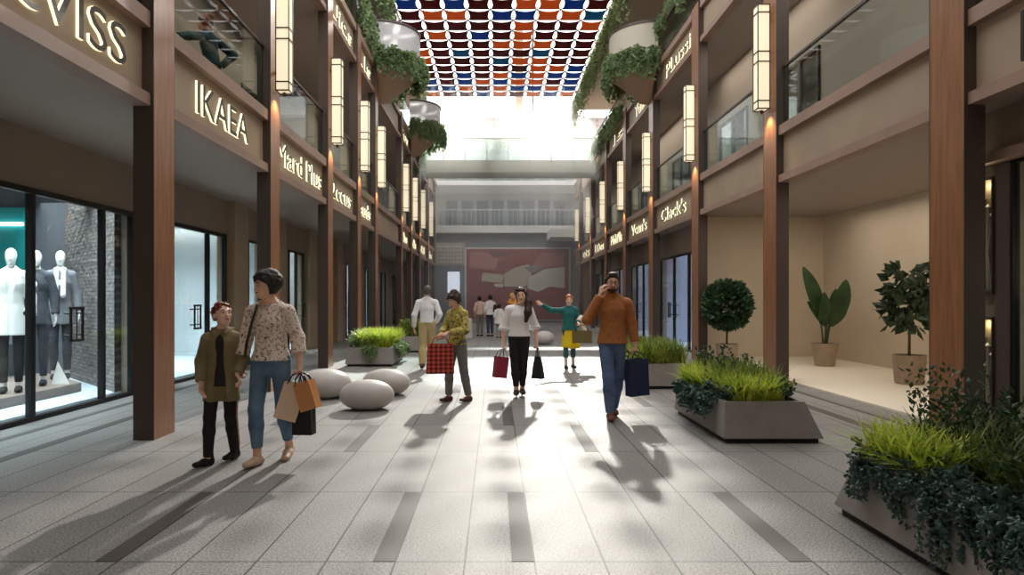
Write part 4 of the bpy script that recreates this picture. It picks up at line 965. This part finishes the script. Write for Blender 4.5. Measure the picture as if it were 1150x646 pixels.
        for _ in range(lumps):
            a, t = random.uniform(-PI, PI), random.uniform(.0, 1.0); z = .034 + .095 * vol * t; r_ = math.sqrt(max(0, 1 - t * t))
            x, y = .082 * vol * r_ * math.sin(a), .022 + .103 * vol * r_ * math.cos(a)
            if y < -.055 and z < fringe + .02: continue
            ex.append(ell(s.hp(x, y, z), A_((lr, lr, lr * .7)) * s.hs, R, .008))
        random.setstate(st)
        return s.emit('hair', pr + ex, m, h or .006)
    def top(s, name, m, hem=.9, ease=.018, sleeve=2.0, h=None, hemr=None, k=.03, cuff=.0, neckcut=None, arms='ab', extra=()):
        J, kk = s.J, s.k; F = (0, 1, 0); mm = 1.08 if s.male else 1.0; hz = A_((J['pelvis'][0], J['pelvis'][1], hem)); cut = [((0, 0, hem), (0, 0, -1))]
        tp = s.torso_pts(); hr = hemr or .135 * kk + ease
        pr = chain([hz, tp[1], tp[2], tp[3]], [hr, .102 * kk * mm + ease, .117 * kk * mm + ease, .082 * kk + ease], k, F, .74, cut)
        if hem < J['pelvis'][2] - .02: pr += [cap(hz, J['pelvis'], hr, .125 * kk + ease, k, F, .74, cut)]
        nk = [(J['neck'] + A_((0, 0, .035 * kk)), (0, -.35, .94))] if neckcut is None else neckcut
        pr += [cap(J['sha'], J['shb'], .043 * kk * mm + ease * .55, .043 * kk * mm + ease * .55, k, cuts=nk)] + [cap(J['neck'] + A_((0, 0, .02 * kk)), J['neck'] * .3 + J['sh' + q] * .7, .048 * kk + ease * .3, .038 * kk + ease * .5, k, cuts=nk) for q in 'ab']
        pr += [cap(J['chest'] + (J['neck'] - J['chest']) * .5, J['neck'] + A_((0, 0, .03)), .07 * kk + ease * .3, .054 * kk * mm + ease * .2, k, cuts=nk)]
        for q in arms:
            sh, el, wr = J['sh' + q], J['el' + q], J['wr' + q]
            if sleeve > 1:
                t = sleeve - 1; en = el + (wr - el) * t; d = (wr - el) / np.linalg.norm(wr - el)
                pr += [cap(sh, el, .045 * kk * mm + ease * .7, .04 * kk * mm + ease * .75, .025), cap(el, en, .042 * kk * mm + ease * .8, (.042 - .013 * t) * kk + ease * .7 + cuff, .02, cuts=[(en, d)])]
            else:
                en = sh + (el - sh) * sleeve; d = (el - sh) / np.linalg.norm(el - sh); pr += [cap(sh, en, .046 * kk * mm + ease * .7, .048 * kk + ease + cuff, .03, cuts=[(en, d)])]
        return s.emit(name, pr + list(extra), m, h)
    def trousers(s, name, m, top=1.03, ankle=.0, fit=(.082, .058, .05, .042), ease=.006, h=None):
        J, kk = s.J, s.k; F = (0, 1, 0); tz = top * kk; cut = [((0, 0, tz), (0, 0, 1))]
        pr = [cap(A_((0, 0, 0)) + J['pelvis'] * A_((1, 1, 1)) - A_((0, 0, .02)), A_((J['pelvis'][0], J['pelvis'][1], tz + .03)), .128 * kk + ease, .115 * kk + ease, .03, F, .76, cut)]
        for q in 'ab':
            hp_, kn, an = J['hp' + q], J['kn' + q], J['an' + q]; e_ = an + (kn - an) * ankle; d = (an - kn) / np.linalg.norm(an - kn); cf = kn + (an - kn) * .35
            pr += [cap(hp_ + A_((0, 0, .02)), kn, fit[0] * kk + ease, fit[1] * kk + ease, .035), cap(kn, cf, fit[1] * kk + ease, (fit[1] - .0) * kk + ease, .02), cap(cf, e_, fit[1] * kk + ease, fit[3] * kk + ease, .02, cuts=[(e_, d)])]
        return s.emit(name, pr, m, h)
    def shoes(s, m, name='shoe', hgt=1.0, heel=0.0, boot=None, sole=None):
        kk = s.k
        for q in 'ab':
            t, hl = s.foot(q); a = s.fa if q == 'a' else s.fb; z0 = max(0.0, min(hl[2], t[2]) - .036 * kk)
            pr = [cap(hl, (hl + t) / 2, .042 * kk, .043 * kk, .02), cap((hl + t) / 2, t + (t - hl) * .12, .043 * kk, .036 * kk, .02, (0, 0, 1), .8), cap(hl, s.J['an' + q] + A_((0, 0, (boot or 0))), .04 * kk, (.05 if boot else .036) * kk, .02)]
            if not boot: pr[2]['cuts'] = [(s.J['an' + q] - A_((0, 0, .008)), (0, 0, 1))]
            if not s.lift[q]:
                for p_ in pr: p_.setdefault('cuts', []).append(((0, 0, .004), (0, 0, -1)))
            if heel: pr += [cap(hl, A_((hl[0], hl[1] + .01, .0)), .02, .009, .01)]
            o = s.emit(name, pr, m, .006)
            if sole: pass
        return s
# ------------------------------------------------------------------ shopping bags
def bag(name, hand_p, w_, d_, h, hl, yaw, tilt, m, label, handle_m=None, cat='bag', soft=0.0, hgap=.35):
    """paper bag hanging from hand_p (its handle top); w_ wide, d_ deep, h tall, hl = handle drop"""
    e = empty(name, tuple(hand_p), label, cat)
    R = Matrix.Translation(Vector(hand_p)) @ Matrix.Rotation(yaw, 4, 'Z') @ Matrix.Rotation(tilt, 4, 'Y')
    T = lambda x, y, z: tuple(R @ Vector((x, y, z)))
    zt, zb = -hl, -hl - h; b = MB(); wt = w_ * (1 - soft); g = d_ * .28
    rb = [(-w_ / 2, -d_ / 2), (w_ / 2, -d_ / 2), (w_ / 2 , 0), (w_ / 2, d_ / 2), (-w_ / 2, d_ / 2), (-w_ / 2, 0)]
    rt_ = [(-wt / 2, -d_ / 2 * (1 - soft)), (wt / 2, -d_ / 2 * (1 - soft)), (wt / 2 - g, 0), (wt / 2, d_ / 2 * (1 - soft)), (-wt / 2, d_ / 2 * (1 - soft)), (-wt / 2 + g, 0)]
    vs = [T(x, y, zb) for x, y in rb] + [T(x, y, zb + h * .55) for x, y in [(a * .55 + c * .45, b_ * .55 + d * .45) for (a, b_), (c, d) in zip(rb, rt_)]] + [T(x, y, zt) for x, y in rt_] + [T(x * .97, y * .95, zt) for x, y in rt_] + [T(x * .95, y * .9, zb + .02) for x, y in rb]
    fs = [(5, 4, 3, 2, 1, 0)]
    for l in range(4):
        for i in range(6): j = (i + 1) % 6; fs.append((l * 6 + i, l * 6 + j, l * 6 + 6 + j, l * 6 + 6 + i))
    fs.append(tuple(24 + i for i in range(6)))
    b.add(vs, fs).build('bag_body', m, e)
    for sy in (-1, 1):
        hb = MB(); x = wt * hgap; y = sy * d_ / 2 * (1 - soft)
        hb.tube([T(-x, y, zt - .02), T(-x * .75, y * .8, zt + hl * .6), T(-x * .25, y * .3, -.006), T(x * .25, y * .3, -.006), T(x * .75, y * .8, zt + hl * .6), T(x, y, zt - .02)], .006, 6)
        hb.build('handle', handle_m or m, e, smooth=True)
    return e
def hold(p, q, drop=.075):   # world point under the curled fingers of hand q
    J = p.J['wr' + q]; el = p.J['el' + q]; d = (p.ha if q == 'a' else p.hb)['d']; d = A_(d if d is not None else J - el); d = d / np.linalg.norm(d)
    v = J + d * drop * p.k; a = p.e.rotation_euler[2]; l = p.e.location
    return (l.x + v[0] * math.cos(a) - v[1] * math.sin(a), l.y + v[0] * math.sin(a) + v[1] * math.cos(a), l.z + v[2])

# ------------------------------------------------------------------ fabrics
def pattern(name, base, spots, scale=34.0, thr=.46, kind='floral'):
    m = bpy.data.materials.new(name); m.use_nodes = True; t = m.node_tree; b = t.nodes['Principled BSDF']; N = t.nodes.new; L = t.links.new
    tc = N('ShaderNodeTexCoord'); prev = None
    for i, (col, sc, th) in enumerate(spots):
        n = N('ShaderNodeTexNoise'); n.inputs['Scale'].default_value = sc; n.inputs['Detail'].default_value = 1.5; mp = N('ShaderNodeMapping'); mp.inputs['Location'].default_value = (i * 3.7, i * 1.9, i * 5.1)
        L(tc.outputs['Object'], mp.inputs[0]); L(mp.outputs[0], n.inputs['Vector'])
        g = N('ShaderNodeMath'); g.operation = 'GREATER_THAN'; L(n.outputs[0], g.inputs[0]); g.inputs[1].default_value = th
        x = N('ShaderNodeMix'); x.data_type = 'RGBA'; L(g.outputs[0], x.inputs[0])
        if prev is None: x.inputs[6].default_value = rgba(base)
        else: L(prev, x.inputs[6])
        x.inputs[7].default_value = rgba(col); prev = x.outputs[2]
    L(prev, b.inputs['Base Color']); b.inputs['Roughness'].default_value = .85
    return m
def plaid(name):
    m = bpy.data.materials.new(name); m.use_nodes = True; t = m.node_tree; b = t.nodes['Principled BSDF']; N = t.nodes.new; L = t.links.new
    tc = N('ShaderNodeTexCoord'); sx = N('ShaderNodeSeparateXYZ'); L(tc.outputs['Generated'], sx.inputs[0])
    def band(s_, per):
        a = N('ShaderNodeMath'); a.operation = 'MULTIPLY'; L(s_, a.inputs[0]); a.inputs[1].default_value = per
        f = N('ShaderNodeMath'); f.operation = 'FRACT'; L(a.outputs[0], f.inputs[0]); g = N('ShaderNodeMath'); g.operation = 'LESS_THAN'; L(f.outputs[0], g.inputs[0]); g.inputs[1].default_value = .45; return g.outputs[0]
    u = band(sx.outputs[0], 6.0); v = band(sx.outputs[2], 7.0)
    s_ = N('ShaderNodeMath'); s_.operation = 'ADD'; L(u, s_.inputs[0]); L(v, s_.inputs[1])
    d = N('ShaderNodeMath'); d.operation = 'MULTIPLY'; L(s_.outputs[0], d.inputs[0]); d.inputs[1].default_value = .5
    r = N('ShaderNodeValToRGB'); r.color_ramp.interpolation = 'CONSTANT'; r.color_ramp.elements[0].position = 0; r.color_ramp.elements[0].color = rgba((206, 92, 68)); r.color_ramp.elements[1].position = .75; r.color_ramp.elements[1].color = rgba((74, 24, 26))
    e_ = r.color_ramp.elements.new(.3); e_.color = rgba((158, 50, 44)); L(d.outputs[0], r.inputs[0]); L(r.outputs[0], b.inputs['Base Color']); b.inputs['Roughness'].default_value = .85
    return m
M_jean = fabric('blue_denim', (104, 134, 162), (74, 100, 130), 5.0); M_jean2 = fabric('dark_denim', (104, 126, 166), (74, 94, 132), 5.0)
M_blk = fabric('black_cloth', (28, 27, 30)); M_whites = fabric('white_cloth', (240, 240, 244), None, 10, .3); M_khaki = fabric('khaki_cloth', (196, 178, 132), (182, 162, 116), 6)
M_hairk = mat('hair_black', (20, 16, 16), .65, 0, (32, 26, 24), 40, bump=.6, bscale=50); M_hairb = mat('hair_brown', (58, 34, 26), .45, 0, (40, 24, 20), 40, bump=.6, bscale=50); M_hairr = mat('hair_red', (128, 44, 32), .45, 0, (96, 30, 24), 40, bump=.6, bscale=50)

# mother
p = Person('woman in a flowered blouse and blue jeans holding a girl by the hand', (-2.06, 5.9, 0), 0, 1.76, head=(-.75, .12, .0), grid=.006,
    J=dict(head=(-.045, -.02, 1.625), neck=(-.02, .01, 1.47), pelvis=(0, .0, .95), waist=(.0, 0, 1.1), chest=(-.01, 0, 1.28), sha=(-.185, .0, 1.4), shb=(.16, .01, 1.405), ela=(-.235, .0, 1.13), wra=(-.275, -.03, .9), elb=(.235, .03, 1.14), wrb=(.27, -.03, .92), hpa=(-.09, 0, .92), hpb=(.09, .0, .92), kna=(-.105, -.1, .5), knb=(.1, .02, .5), ana=(-.09, -.1, .09), anb=(.1, .2, .12)))
p.fa = -.25; p.fb = .1; p.ha = dict(d=A_((-.12, -.1, -1)), pn=(1, -.3, 0), curl=.75); p.hb = dict(d=A_((.05, -.1, -1)), pn=(-1, 0, 0), curl=1.0); p.lift['b'] = 1
p.body().face()
M_floral = pattern('flowered_cloth', (226, 214, 204), [((170, 146, 140), 40, .60), ((84, 66, 74), 46, .635), ((196, 160, 140), 30, .63)])
p.top('blouse', M_floral, hem=.94, ease=.03, sleeve=1.62, hemr=.185, cuff=.012, neckcut=[(p.J['neck'] + A_((0, -.03, -.015)), (0, -.62, .78))], h=.007)
p.trousers('jeans', M_jean, 1.02, .16, (.086, .06, .05, .042))
p.shoes(mat('beige_leather', (206, 178, 156), .6))
p.cap_hair(M_hairk, .045, -.085, 1.08, [ell(p.hp(0, .105, .03), (.075, .07, .085), p.R, .03), ell(p.hp(.0, .06, .1), (.07, .07, .05), p.R, .03), ell(p.hp(0.03, -.045, .108), (.05, .05, .03), p.R, .02)], lumps=90, lr=.032)
b = MB(); b.tube([p.J['shb'] * 0 + A_((-.1, -.075, 1.45)), A_((-.125, -.135, 1.3)), A_((-.165, -.15, 1.12)), A_((-.2, -.11, .98))], [.013] * 4, 8); b.build('bag_strap', mat('dark_strap', (46, 34, 30), .6), p.e, local=True, smooth=True)
mo = p
# girl
p = Person('red haired girl in an open olive jacket looking up at the woman', (-2.5, 5.86, 0), .1, 1.48, skin=SKIN2, head=(.75, -.2, .0), grid=.006,
    J=dict(sha=(-.135, .01, 1.15), shb=(.14, .01, 1.15), ela=(-.185, .03, .93), wra=(-.165, -.05, .74), elb=(.185, .02, .95), wrb=(.165, -.09, .82), head=(.01, -.01, 1.355), neck=(0, .01, 1.2), kna=(-.085, -.06, .43), ana=(-.1, -.06, .075), knb=(.08, .0, .43), anb=(.07, .15, .085)))
p.fa = -.5; p.fb = -.3; p.hb = dict(d=A_((.5, -.1, -1)), pn=(-1, -.2, -.3), curl=.8)
p.body().face((120, 66, 44))
p.top('black_top', M_blk, hem=.72, ease=.008, sleeve=.3)
p.trousers('leggings', M_blk, 1.0, .0, (.08, .056, .05, .042))
p.top('olive_jacket', fabric('olive_cloth', (136, 124, 90), (118, 107, 78), 6), hem=.58, ease=.032, sleeve=1.93, hemr=.155, h=.007, neckcut=[((0, -.03, 1.21), (0, -.5, .85))], extra=[dict(cap((0.005, -.095, 1.24), (0.02, -.14, .5), .035, .075, .004), sub=True), cap((-.05, -.06, 1.19), (-.085, .03, 1.225), .022, .02, .01), cap((.05, -.06, 1.19), (.085, .03, 1.225), .022, .02, .01)])
p.shoes(fabric('black_suede', (22, 20, 22)), 'boot', boot=.12)
b = MB(); b.tube([(.155, -.02, .78), (.145, -.03, .43), (.125, .12, .14)], .007, 6); b.build('side_stripe', mat('stripe_tan', (196, 150, 116), .7), p.e, local=True)
p.cap_hair(M_hairr, .085, -.045, .98, [ell(p.hp(0, .115, .05), (.045, .05, .05), p.R, .03)], lumps=40, lr=.02)
# bags of the mother
h_ = hold(mo, 'b', .095)
M_tanp = mat('cream_paper', (226, 202, 178), .8); M_blkp = mat('black_paper', (20, 20, 22), .5); M_org = mat('orange_paper', (214, 150, 96), .8)
bag('shopping_bag', (h_[0] - .01, h_[1] + .02, h_[2]), .2, .1, .34, .1, .25, .3, M_tanp, 'tilted cream paper bag in the hand of the woman in jeans', M_black)
bag('shopping_bag', (h_[0] + .01, h_[1] + .05, h_[2]), .19, .1, .42, .15, -.15, -.03, M_blkp, 'black paper bag between the cream and orange bags', M_black)
bag('shopping_bag', (h_[0] + .02, h_[1] - .03, h_[2]), .17, .1, .26, .08, -.3, -.33, M_org, 'orange kraft paper bag held by the woman in jeans', M_black)

# man in white shirt walking away
p = Person('man in white shirt and khaki trousers walking away from the camera', (-1.47, 13.85, 0), PI + .1, 1.78, male=True, head=(.15, 0, 0),
    J=dict(kna=(-.09, -.12, .5), ana=(-.1, -.1, .1), knb=(.09, .0, .5), anb=(.1, .2, .12), ela=(-.27, .06, 1.17), wra=(-.2, -.12, 1.0), elb=(.27, .05, 1.15), wrb=(.28, -.02, .9)))
p.fb = -.1; p.body().face()
p.top('white_shirt', M_whites, hem=.99, ease=.024, sleeve=2.0); p.trousers('khaki_trousers', M_khaki, 1.05, -.05, (.088, .076, .07, .062))
b = MB(); n = 28; b.add([(.142 * math.cos(2 * PI * i / n), .108 * math.sin(2 * PI * i / n), z) for z in (.985, 1.025) for i in range(n)], [(i, (i + 1) % n, n + (i + 1) % n, n + i) for i in range(n)]); b.build('belt', mat('brown_belt', (60, 44, 34), .5), p.e, local=True)
p.shoes(mat('brown_leather', (72, 54, 42), .5)); p.cap_hair(mat('hair_grey_brown', (86, 78, 72), .6), .06, -.05, 1.0)

# woman with plaid bag
p = Person('woman in yellow patterned jacket looking down into a red plaid bag', (-.56, 9.42, 0), -.75, 1.6, head=(0, .5, 0), grid=.007,
    J=dict(ela=(-.215, -.04, 1.05), wra=(-.07, -.25, 1.0), elb=(.215, -.04, 1.05), wrb=(.08, -.25, 1.02), head=(0, -.06, 1.475), kna=(-.1, -.06, .46), ana=(-.1, -.07, .08), knb=(.1, .04, .46), anb=(.12, .12, .08)))
p.ha = dict(d=A_((.5, -.8, -.3)), pn=(.2, .2, -1), curl=.7); p.hb = dict(d=A_((-.5, -.8, -.3)), pn=(-.2, .2, -1), curl=.7)
p.body().face()
p.top('patterned_jacket', pattern('yellow_pattern', (186, 172, 84), [((110, 108, 60), 22, .55), ((222, 206, 140), 28, .6), ((96, 70, 54), 26, .66)]), hem=.84, ease=.03, sleeve=1.9, hemr=.165)
p.trousers('grey_trousers', fabric('grey_cloth', (128, 130, 128), (112, 114, 114), 6), 1.0, .04, (.09, .064, .058, .05))
p.shoes(mat('oxblood_leather', (92, 52, 48), .5)); p.cap_hair(M_hairb, .05, -.06, 1.06, [ell(p.hp(0, .06, .12), (.055, .055, .045), p.R, .03), ell(p.hp(0, .11, .04), (.05, .05, .05), p.R, .03)], lumps=40)
a = hold(p, 'a', .07); c_ = hold(p, 'b', .07)
pb = bag('plaid_bag', ((a[0] + c_[0]) / 2 - .02, (a[1] + c_[1]) / 2 - .06, a[2] - .0), .4, .12, .42, .12, .12, .0, plaid('red_plaid'), 'red plaid tote bag held open by the woman in the patterned jacket', cat='bag', soft=.12)

# woman in white blouse
p = Person('woman in white blouse and black trousers with long dark hair in the centre', (.37, 9.85, 0), 0, 1.66, skin=SKIN2, head=(-.1, .0, -.16), grid=.007,
    J=dict(ela=(-.235, .02, 1.06), wra=(-.25, -.04, .83), elb=(.245, .08, 1.07), wrb=(.27, .0, .85), kna=(-.07, -.03, .48), knb=(.065, .0, .48), ana=(-.045, -.06, .12), anb=(.05, .06, .12), head=(.03, -.01, 1.545)))
p.ha['curl'] = .95; p.hb['curl'] = .95; p.fa = -.1; p.fb = .1
p.body().face((48, 32, 28))
p.top('white_blouse', M_whites, hem=.93, ease=.045, sleeve=1.12, hemr=.175, cuff=.025, neckcut=[(p.J['neck'] + A_((0, -.03, -.02)), (0, -.6, .8))])
p.trousers('black_trousers', M_blk, 1.03, .12, (.086, .06, .052, .042)); p.shoes(mat('black_leather', (18, 18, 18), .4), heel=.05)
J = p.J; p.cap_hair(M_hairb, .06, -.09, 1.05, [cap(p.hp(.065, .02, .03), p.hp(.1, -.02, -.12), .04, .055, .03), cap(p.hp(.1, -.02, -.12), (.13, -.105, 1.3), .055, .06, .03), cap((.13, -.105, 1.3), (.1, -.13, 1.17), .055, .03, .03), cap(p.hp(0, .08, 0), (.03, .1, 1.3), .075, .06, .03)], lumps=40, lr=.026)
bag('shopping_bag', hold(p, 'a', .1), .2, .12, .32, .12, .45, .12, mat('crimson_paper', (150, 38, 66), .6), 'crimson paper shopping bag at the side of the white blouse woman', M_blkp)
bag('shopping_bag', hold(p, 'b', .1), .19, .1, .34, .14, -.6, -.02, mat('dark_grey_paper', (34, 36, 38), .45), 'small black handbag hanging at the side of the white blouse woman', M_blkp, soft=.55, hgap=.25)

# teal sweater woman
p = Person('person in teal sweater and yellow skirt waving one arm out', (1.6, 13.85, 0), 0, 1.58, skin=SKIN2, head=(-.05, 0, 0),
    J=dict(sha=(-.165, .01, 1.27), ela=(-.4, -.02, 1.26), wra=(-.6, -.05, 1.38), elb=(.215, .03, 1.05), wrb=(.17, -.18, 1.0), kna=(-.08, -.06, .44), ana=(-.075, -.08, .08), knb=(.09, .02, .44), anb=(.1, .12, .08)))
p.ha = dict(d=A_((-.8, -.1, .6)), pn=(0, -1, .2), curl=.1); p.hb = dict(d=A_((.1, -.8, -.3)), pn=(-.2, 0, -1), curl=.9); p.fb = .25
p.body().face((150, 90, 50))
p.top('teal_sweater', fabric('teal_cloth', (34, 112, 108), (28, 96, 94), 8), hem=.84, ease=.03, sleeve=1.95, hemr=.16)
M_yel = fabric('yellow_cloth', (236, 206, 30), (222, 186, 20), 5, .5)
p.emit('skirt', [cap((0, 0, .86), (.02, -.01, .5), .14, .19, .02, (0, 1, 0), .72, [((0, 0, .46), (0, 0, -1)), ((0, 0, .88), (0, 0, 1))]), cap((.03, -.04, .52), (.17, -.04, .5), .09, .06, .05)], M_yel)
p.trousers('leggings', fabric('teal_legging', (42, 84, 92)), .9, .45, (.075, .052, .05, .046))
p.shoes(fabric('dark_shoe', (44, 40, 40))); p.cap_hair(mat('hair_ginger', (170, 96, 50), .5, 0, (140, 74, 38), 40), .06, -.02, 1.06, [cap(p.hp(-.085, .0, .06), p.hp(0, -.01, .12), .014, .014, .01), cap(p.hp(0, -.01, .12), p.hp(.085, .0, .06), .014, .014, .01)])
h_ = hold(p, 'b', .09)
bag('handbag', (h_[0] + .06, h_[1] - .02, h_[2] - .02), .4, .13, .26, .12, .05, 0, mat('olive_leather', (112, 96, 58), .55), 'olive brown square handbag on the arm of the teal sweater person', M_black)
dj = p.emit('draped_jacket', [cap((.24, -.06, 1.08), (.33, -.05, .84), .06, .05, .03, (0, 1, 0), .6), cap((.19, -.12, 1.05), (.26, -.06, 1.09), .045, .055, .03)], fabric('ivory_cloth', (236, 226, 208)))
dj.parent = None; dj.location = p.e.location; tag(dj, 'ivory jacket draped over the arm of the person in teal sweater', 'jacket')

# man on the phone
p = Person('bearded man in rust sweater and jeans talking on a phone', (1.48, 8.1, 0), 0, 1.83, male=True, head=(-.05, .05, .06), grid=.006,
    J=dict(head=(.0, -.01, 1.70), sha=(-.2, .01, 1.46), shb=(.2, .01, 1.46), ela=(-.315, -.05, 1.24), wra=(-.165, -.08, 1.55), elb=(.245, .04, 1.2), wrb=(.285, -.02, .95), kna=(-.07, -.12, .53), ana=(-.05, -.14, .09), knb=(.08, .02, .53), anb=(.045, .16, .11)))
p.ha = dict(d=A_((.18, .0, .95)), pn=(.9, .35, -.1), curl=.7); p.hb = dict(d=A_((.05, -.08, -1)), pn=(-1, 0, 0), curl=1.0); p.fa = -.1
p.body().face((52, 38, 30), glasses=True, beard=(70, 48, 38))
p.top('rust_sweater', fabric('rust_knit', (176, 112, 62), (158, 98, 54), 20), hem=.95, ease=.034, sleeve=1.95, hemr=.19, h=.007, extra=[cap(p.J['neck'] + A_((0, -.01, -.02)), p.J['neck'] + A_((0, -.015, .05)), .072, .064, .02)], neckcut=[(p.J['neck'] + A_((0, 0, .06)), (0, -.3, .95))])
p.trousers('jeans', M_jean2, 1.04, .0, (.084, .066, .058, .05))
p.shoes(mat('maroon_leather', (120, 62, 52), .55)); p.cap_hair(mat('hair_dark_brown', (52, 40, 34), .5, 0, (36, 28, 24), 40, bump=.6, bscale=50), .058, -.03, 1.0, [ell(p.hp(.0, -.03, .112), (.062, .06, .028), p.R, .02)])
mn = p
c_ = p.hp(-.096, -.02, -.02); a_ = p.hp(-.088, -.045, -.09)
ph = empty('phone', (1.48 + c_[0], 8.1 + c_[1], c_[2]), 'dark phone held to the ear of the man in rust sweater', 'phone')
b = MB(); R_ = p.R
def pv(x, y, z): v = c_ + R_ @ A_((x, y, z)); return (1.48 + v[0], 8.1 + v[1], v[2])
b.add([pv(x, y, z) for z in (-.075, .07) for x, y in ((-.006, -.036), (.004, -.036), (.004, .036), (-.006, .036))], [(3, 2, 1, 0), (4, 5, 6, 7), (0, 1, 5, 4), (1, 2, 6, 5), (2, 3, 7, 6), (3, 0, 4, 7)]); b.build('case', M_black, ph, bevel=.003)
b = MB(); b.add([pv(.0045, y, z) for y, z in ((-.032, -.068), (.032, -.068), (.032, .064), (-.032, .064))], [(0, 1, 2, 3)]); b.build('screen', mat('phone_glass', (30, 34, 42), .1), ph)
bag('shopping_bag', hold(p, 'b', .1), .27, .13, .46, .1, .35, -.05, mat('navy_paper', (38, 52, 86), .6), 'large navy paper bag carried by the man in rust sweater', mat('navy_paper', (38, 52, 86), .6))

# person leaning on the upper left gallery
p = Person('person in dark teal top with hair bun leaning on the upper left railing', (-4.15, 9.4, 3.95), -1.9, 1.66, head=(.1, .25, .0), grid=.01,
    J=dict(pelvis=(0, .0, .93), waist=(.02, 0, 1.1), chest=(.06, 0, 1.26), neck=(.1, .0, 1.4), head=(.12, -.02, 1.55), sha=(-.1, .03, 1.36), shb=(.26, .03, 1.33), ela=(-.28, .14, 1.2), wra=(-.16, .0, 1.0), elb=(.52, .08, 1.2), wrb=(.76, .1, 1.1)))
p.hb = dict(d=A_((.9, .05, -.1)), pn=(0, 0, -1), curl=.4)
p.body().face(); p.top('teal_top', fabric('dark_teal_cloth', (22, 62, 66), (18, 50, 56), 8), hem=.98, ease=.026, sleeve=1.9); p.trousers('grey_trousers', fabric('grey_cloth2', (120, 116, 112)), 1.0, 0)
p.shoes(M_blk); p.cap_hair(mat('hair_auburn', (110, 70, 46), .5), .055, -.06, 1.04, [ell(p.hp(0, .12, .07), (.042, .042, .042), p.R, .02)])

# people near the far wall
def far_person(label, loc, yaw, H, topc, botc, hairm, J=None, sl=1.5, coat=None, extra=None):
    p = Person(label, loc, yaw, H, grid=.014, J=J); p.body(); p.top('top', fabric('top_%d_%d_%d' % topc, topc), hem=coat or .88, ease=.035, sleeve=sl, hemr=.17)
    p.trousers('trousers', fabric('trousers_%d_%d_%d' % botc, botc), 1.0, .05); p.shoes(M_blk); p.cap_hair(hairm, .05, -.08, 1.06, h=.012)
    return p
far_person('far woman with back turned in pale pink top, left of a pair', (-.62, 26.0, 0), PI - .3, 1.62, (222, 190, 180), (130, 124, 112), M_hairk)
p = far_person('far woman in white top with a dark shoulder bag, right of a pair', (-.2, 25.8, 0), PI + .4, 1.66, (238, 234, 232), (58, 66, 90), M_hairk)
b = MB(); b.hexa([(-.24, -.02, .98), (-.1, -.02, .98), (-.1, .2, .98), (-.24, .2, .98)], [(-.2, .02, 1.28), (-.13, .02, 1.28), (-.13, .16, 1.28), (-.2, .16, 1.28)]); b.build('shoulder_bag', M_blk, p.e, local=True)
p = far_person('far person in long white coat with striped trousers by the pair', (.15, 24.8, 0), PI - .2, 1.3, (240, 238, 236), (150, 146, 150), M_hairb, coat=.55)
p = far_person('far person in orange top partly behind the white blouse woman', (.62, 25.2, 0), 1.2, 1.72, (222, 150, 60), (90, 88, 92), mat('hair_blond', (206, 168, 112), .5), J=dict(ela=(-.25, -.2, 1.3), wra=(-.1, -.3, 1.52), head=(0, -.08, 1.6)), sl=1.8)
# pale bench behind the plaid bag woman
e = empty('stone_bench', (-.9, 24.5, 0), 'low pale bench block behind the woman with the plaid bag', 'bench')
MB().hexa([(-1.35, 24.2, 0), (-.85, 24.2, 0), (-.85, 25.0, 0), (-1.35, 25.0, 0)], [(-1.3, 24.25, .75), (-.9, 24.25, .75), (-.9, 24.95, .75), (-1.3, 24.95, .75)]).build('block', M_stone, e, bevel=.03)

# mannequins behind the left shop glass
M_man = mat('mannequin_white', (232, 230, 228), .35)
def mannequin(label, x, y, z, H, yaw, under, coat, legs, coat_hem, scarf=None):
    p = Person(label, (x, y, z), yaw, H, skin=M_man, name='mannequin', cat='mannequin', group='shop window mannequins', grid=.011, J=None)
    p.e.scale = (.86, .86, 1.0); p.body(face=False); p.top('shirt', under, hem=.95 * p.k, ease=.014, sleeve=1.2)
    p.trousers('trousers', legs, 1.0, .1)
    k = p.k; p.top('coat', coat, hem=coat_hem * k, ease=.04, sleeve=1.9, hemr=.19 * k, extra=[dict(cap((0, -.15 * k, 1.5 * k), (0, -.19 * k, coat_hem * k - .1), .07 * k, .05 * k, .004), sub=True)])
    p.shoes(M_blk)
    if scarf:
        p.emit('scarf', [cap(p.J['neck'] + A_((-.05, -.05, 0)), p.J['neck'] + A_((.05, -.05, 0)), .06, .06, .02), cap(p.J['neck'] + A_((-.06, -.1, 0)), p.J['chest'] + A_((-.06, -.2, -.25)), .04, .045, .02), cap(p.J['neck'] + A_((.06, -.1, 0)), p.J['chest'] + A_((.06, -.2, -.2)), .04, .045, .02)], scarf)
    return p
M_greyc = fabric('charcoal_cloth', (70, 72, 80), (54, 56, 64), 8)
mannequin('white mannequin in long white coat nearest the left picture edge', -6.72, 8.9, .2, 2.02, .55, M_whites, fabric('white_coat', (236, 236, 234)), M_blk, .7)
mannequin('white mannequin in white shirt and dark jacket, middle of the shop window', -6.87, 9.6, .2, 2.04, .5, M_whites, M_greyc, M_greyc, .8)
mannequin('white mannequin with pale scarf and grey coat, farthest right in the shop window', -7.05, 10.4, .2, 2.1, .5, M_whites, fabric('grey_coat', (120, 120, 126)), M_greyc, .75, scarf=fabric('pale_scarf', (222, 220, 222)))
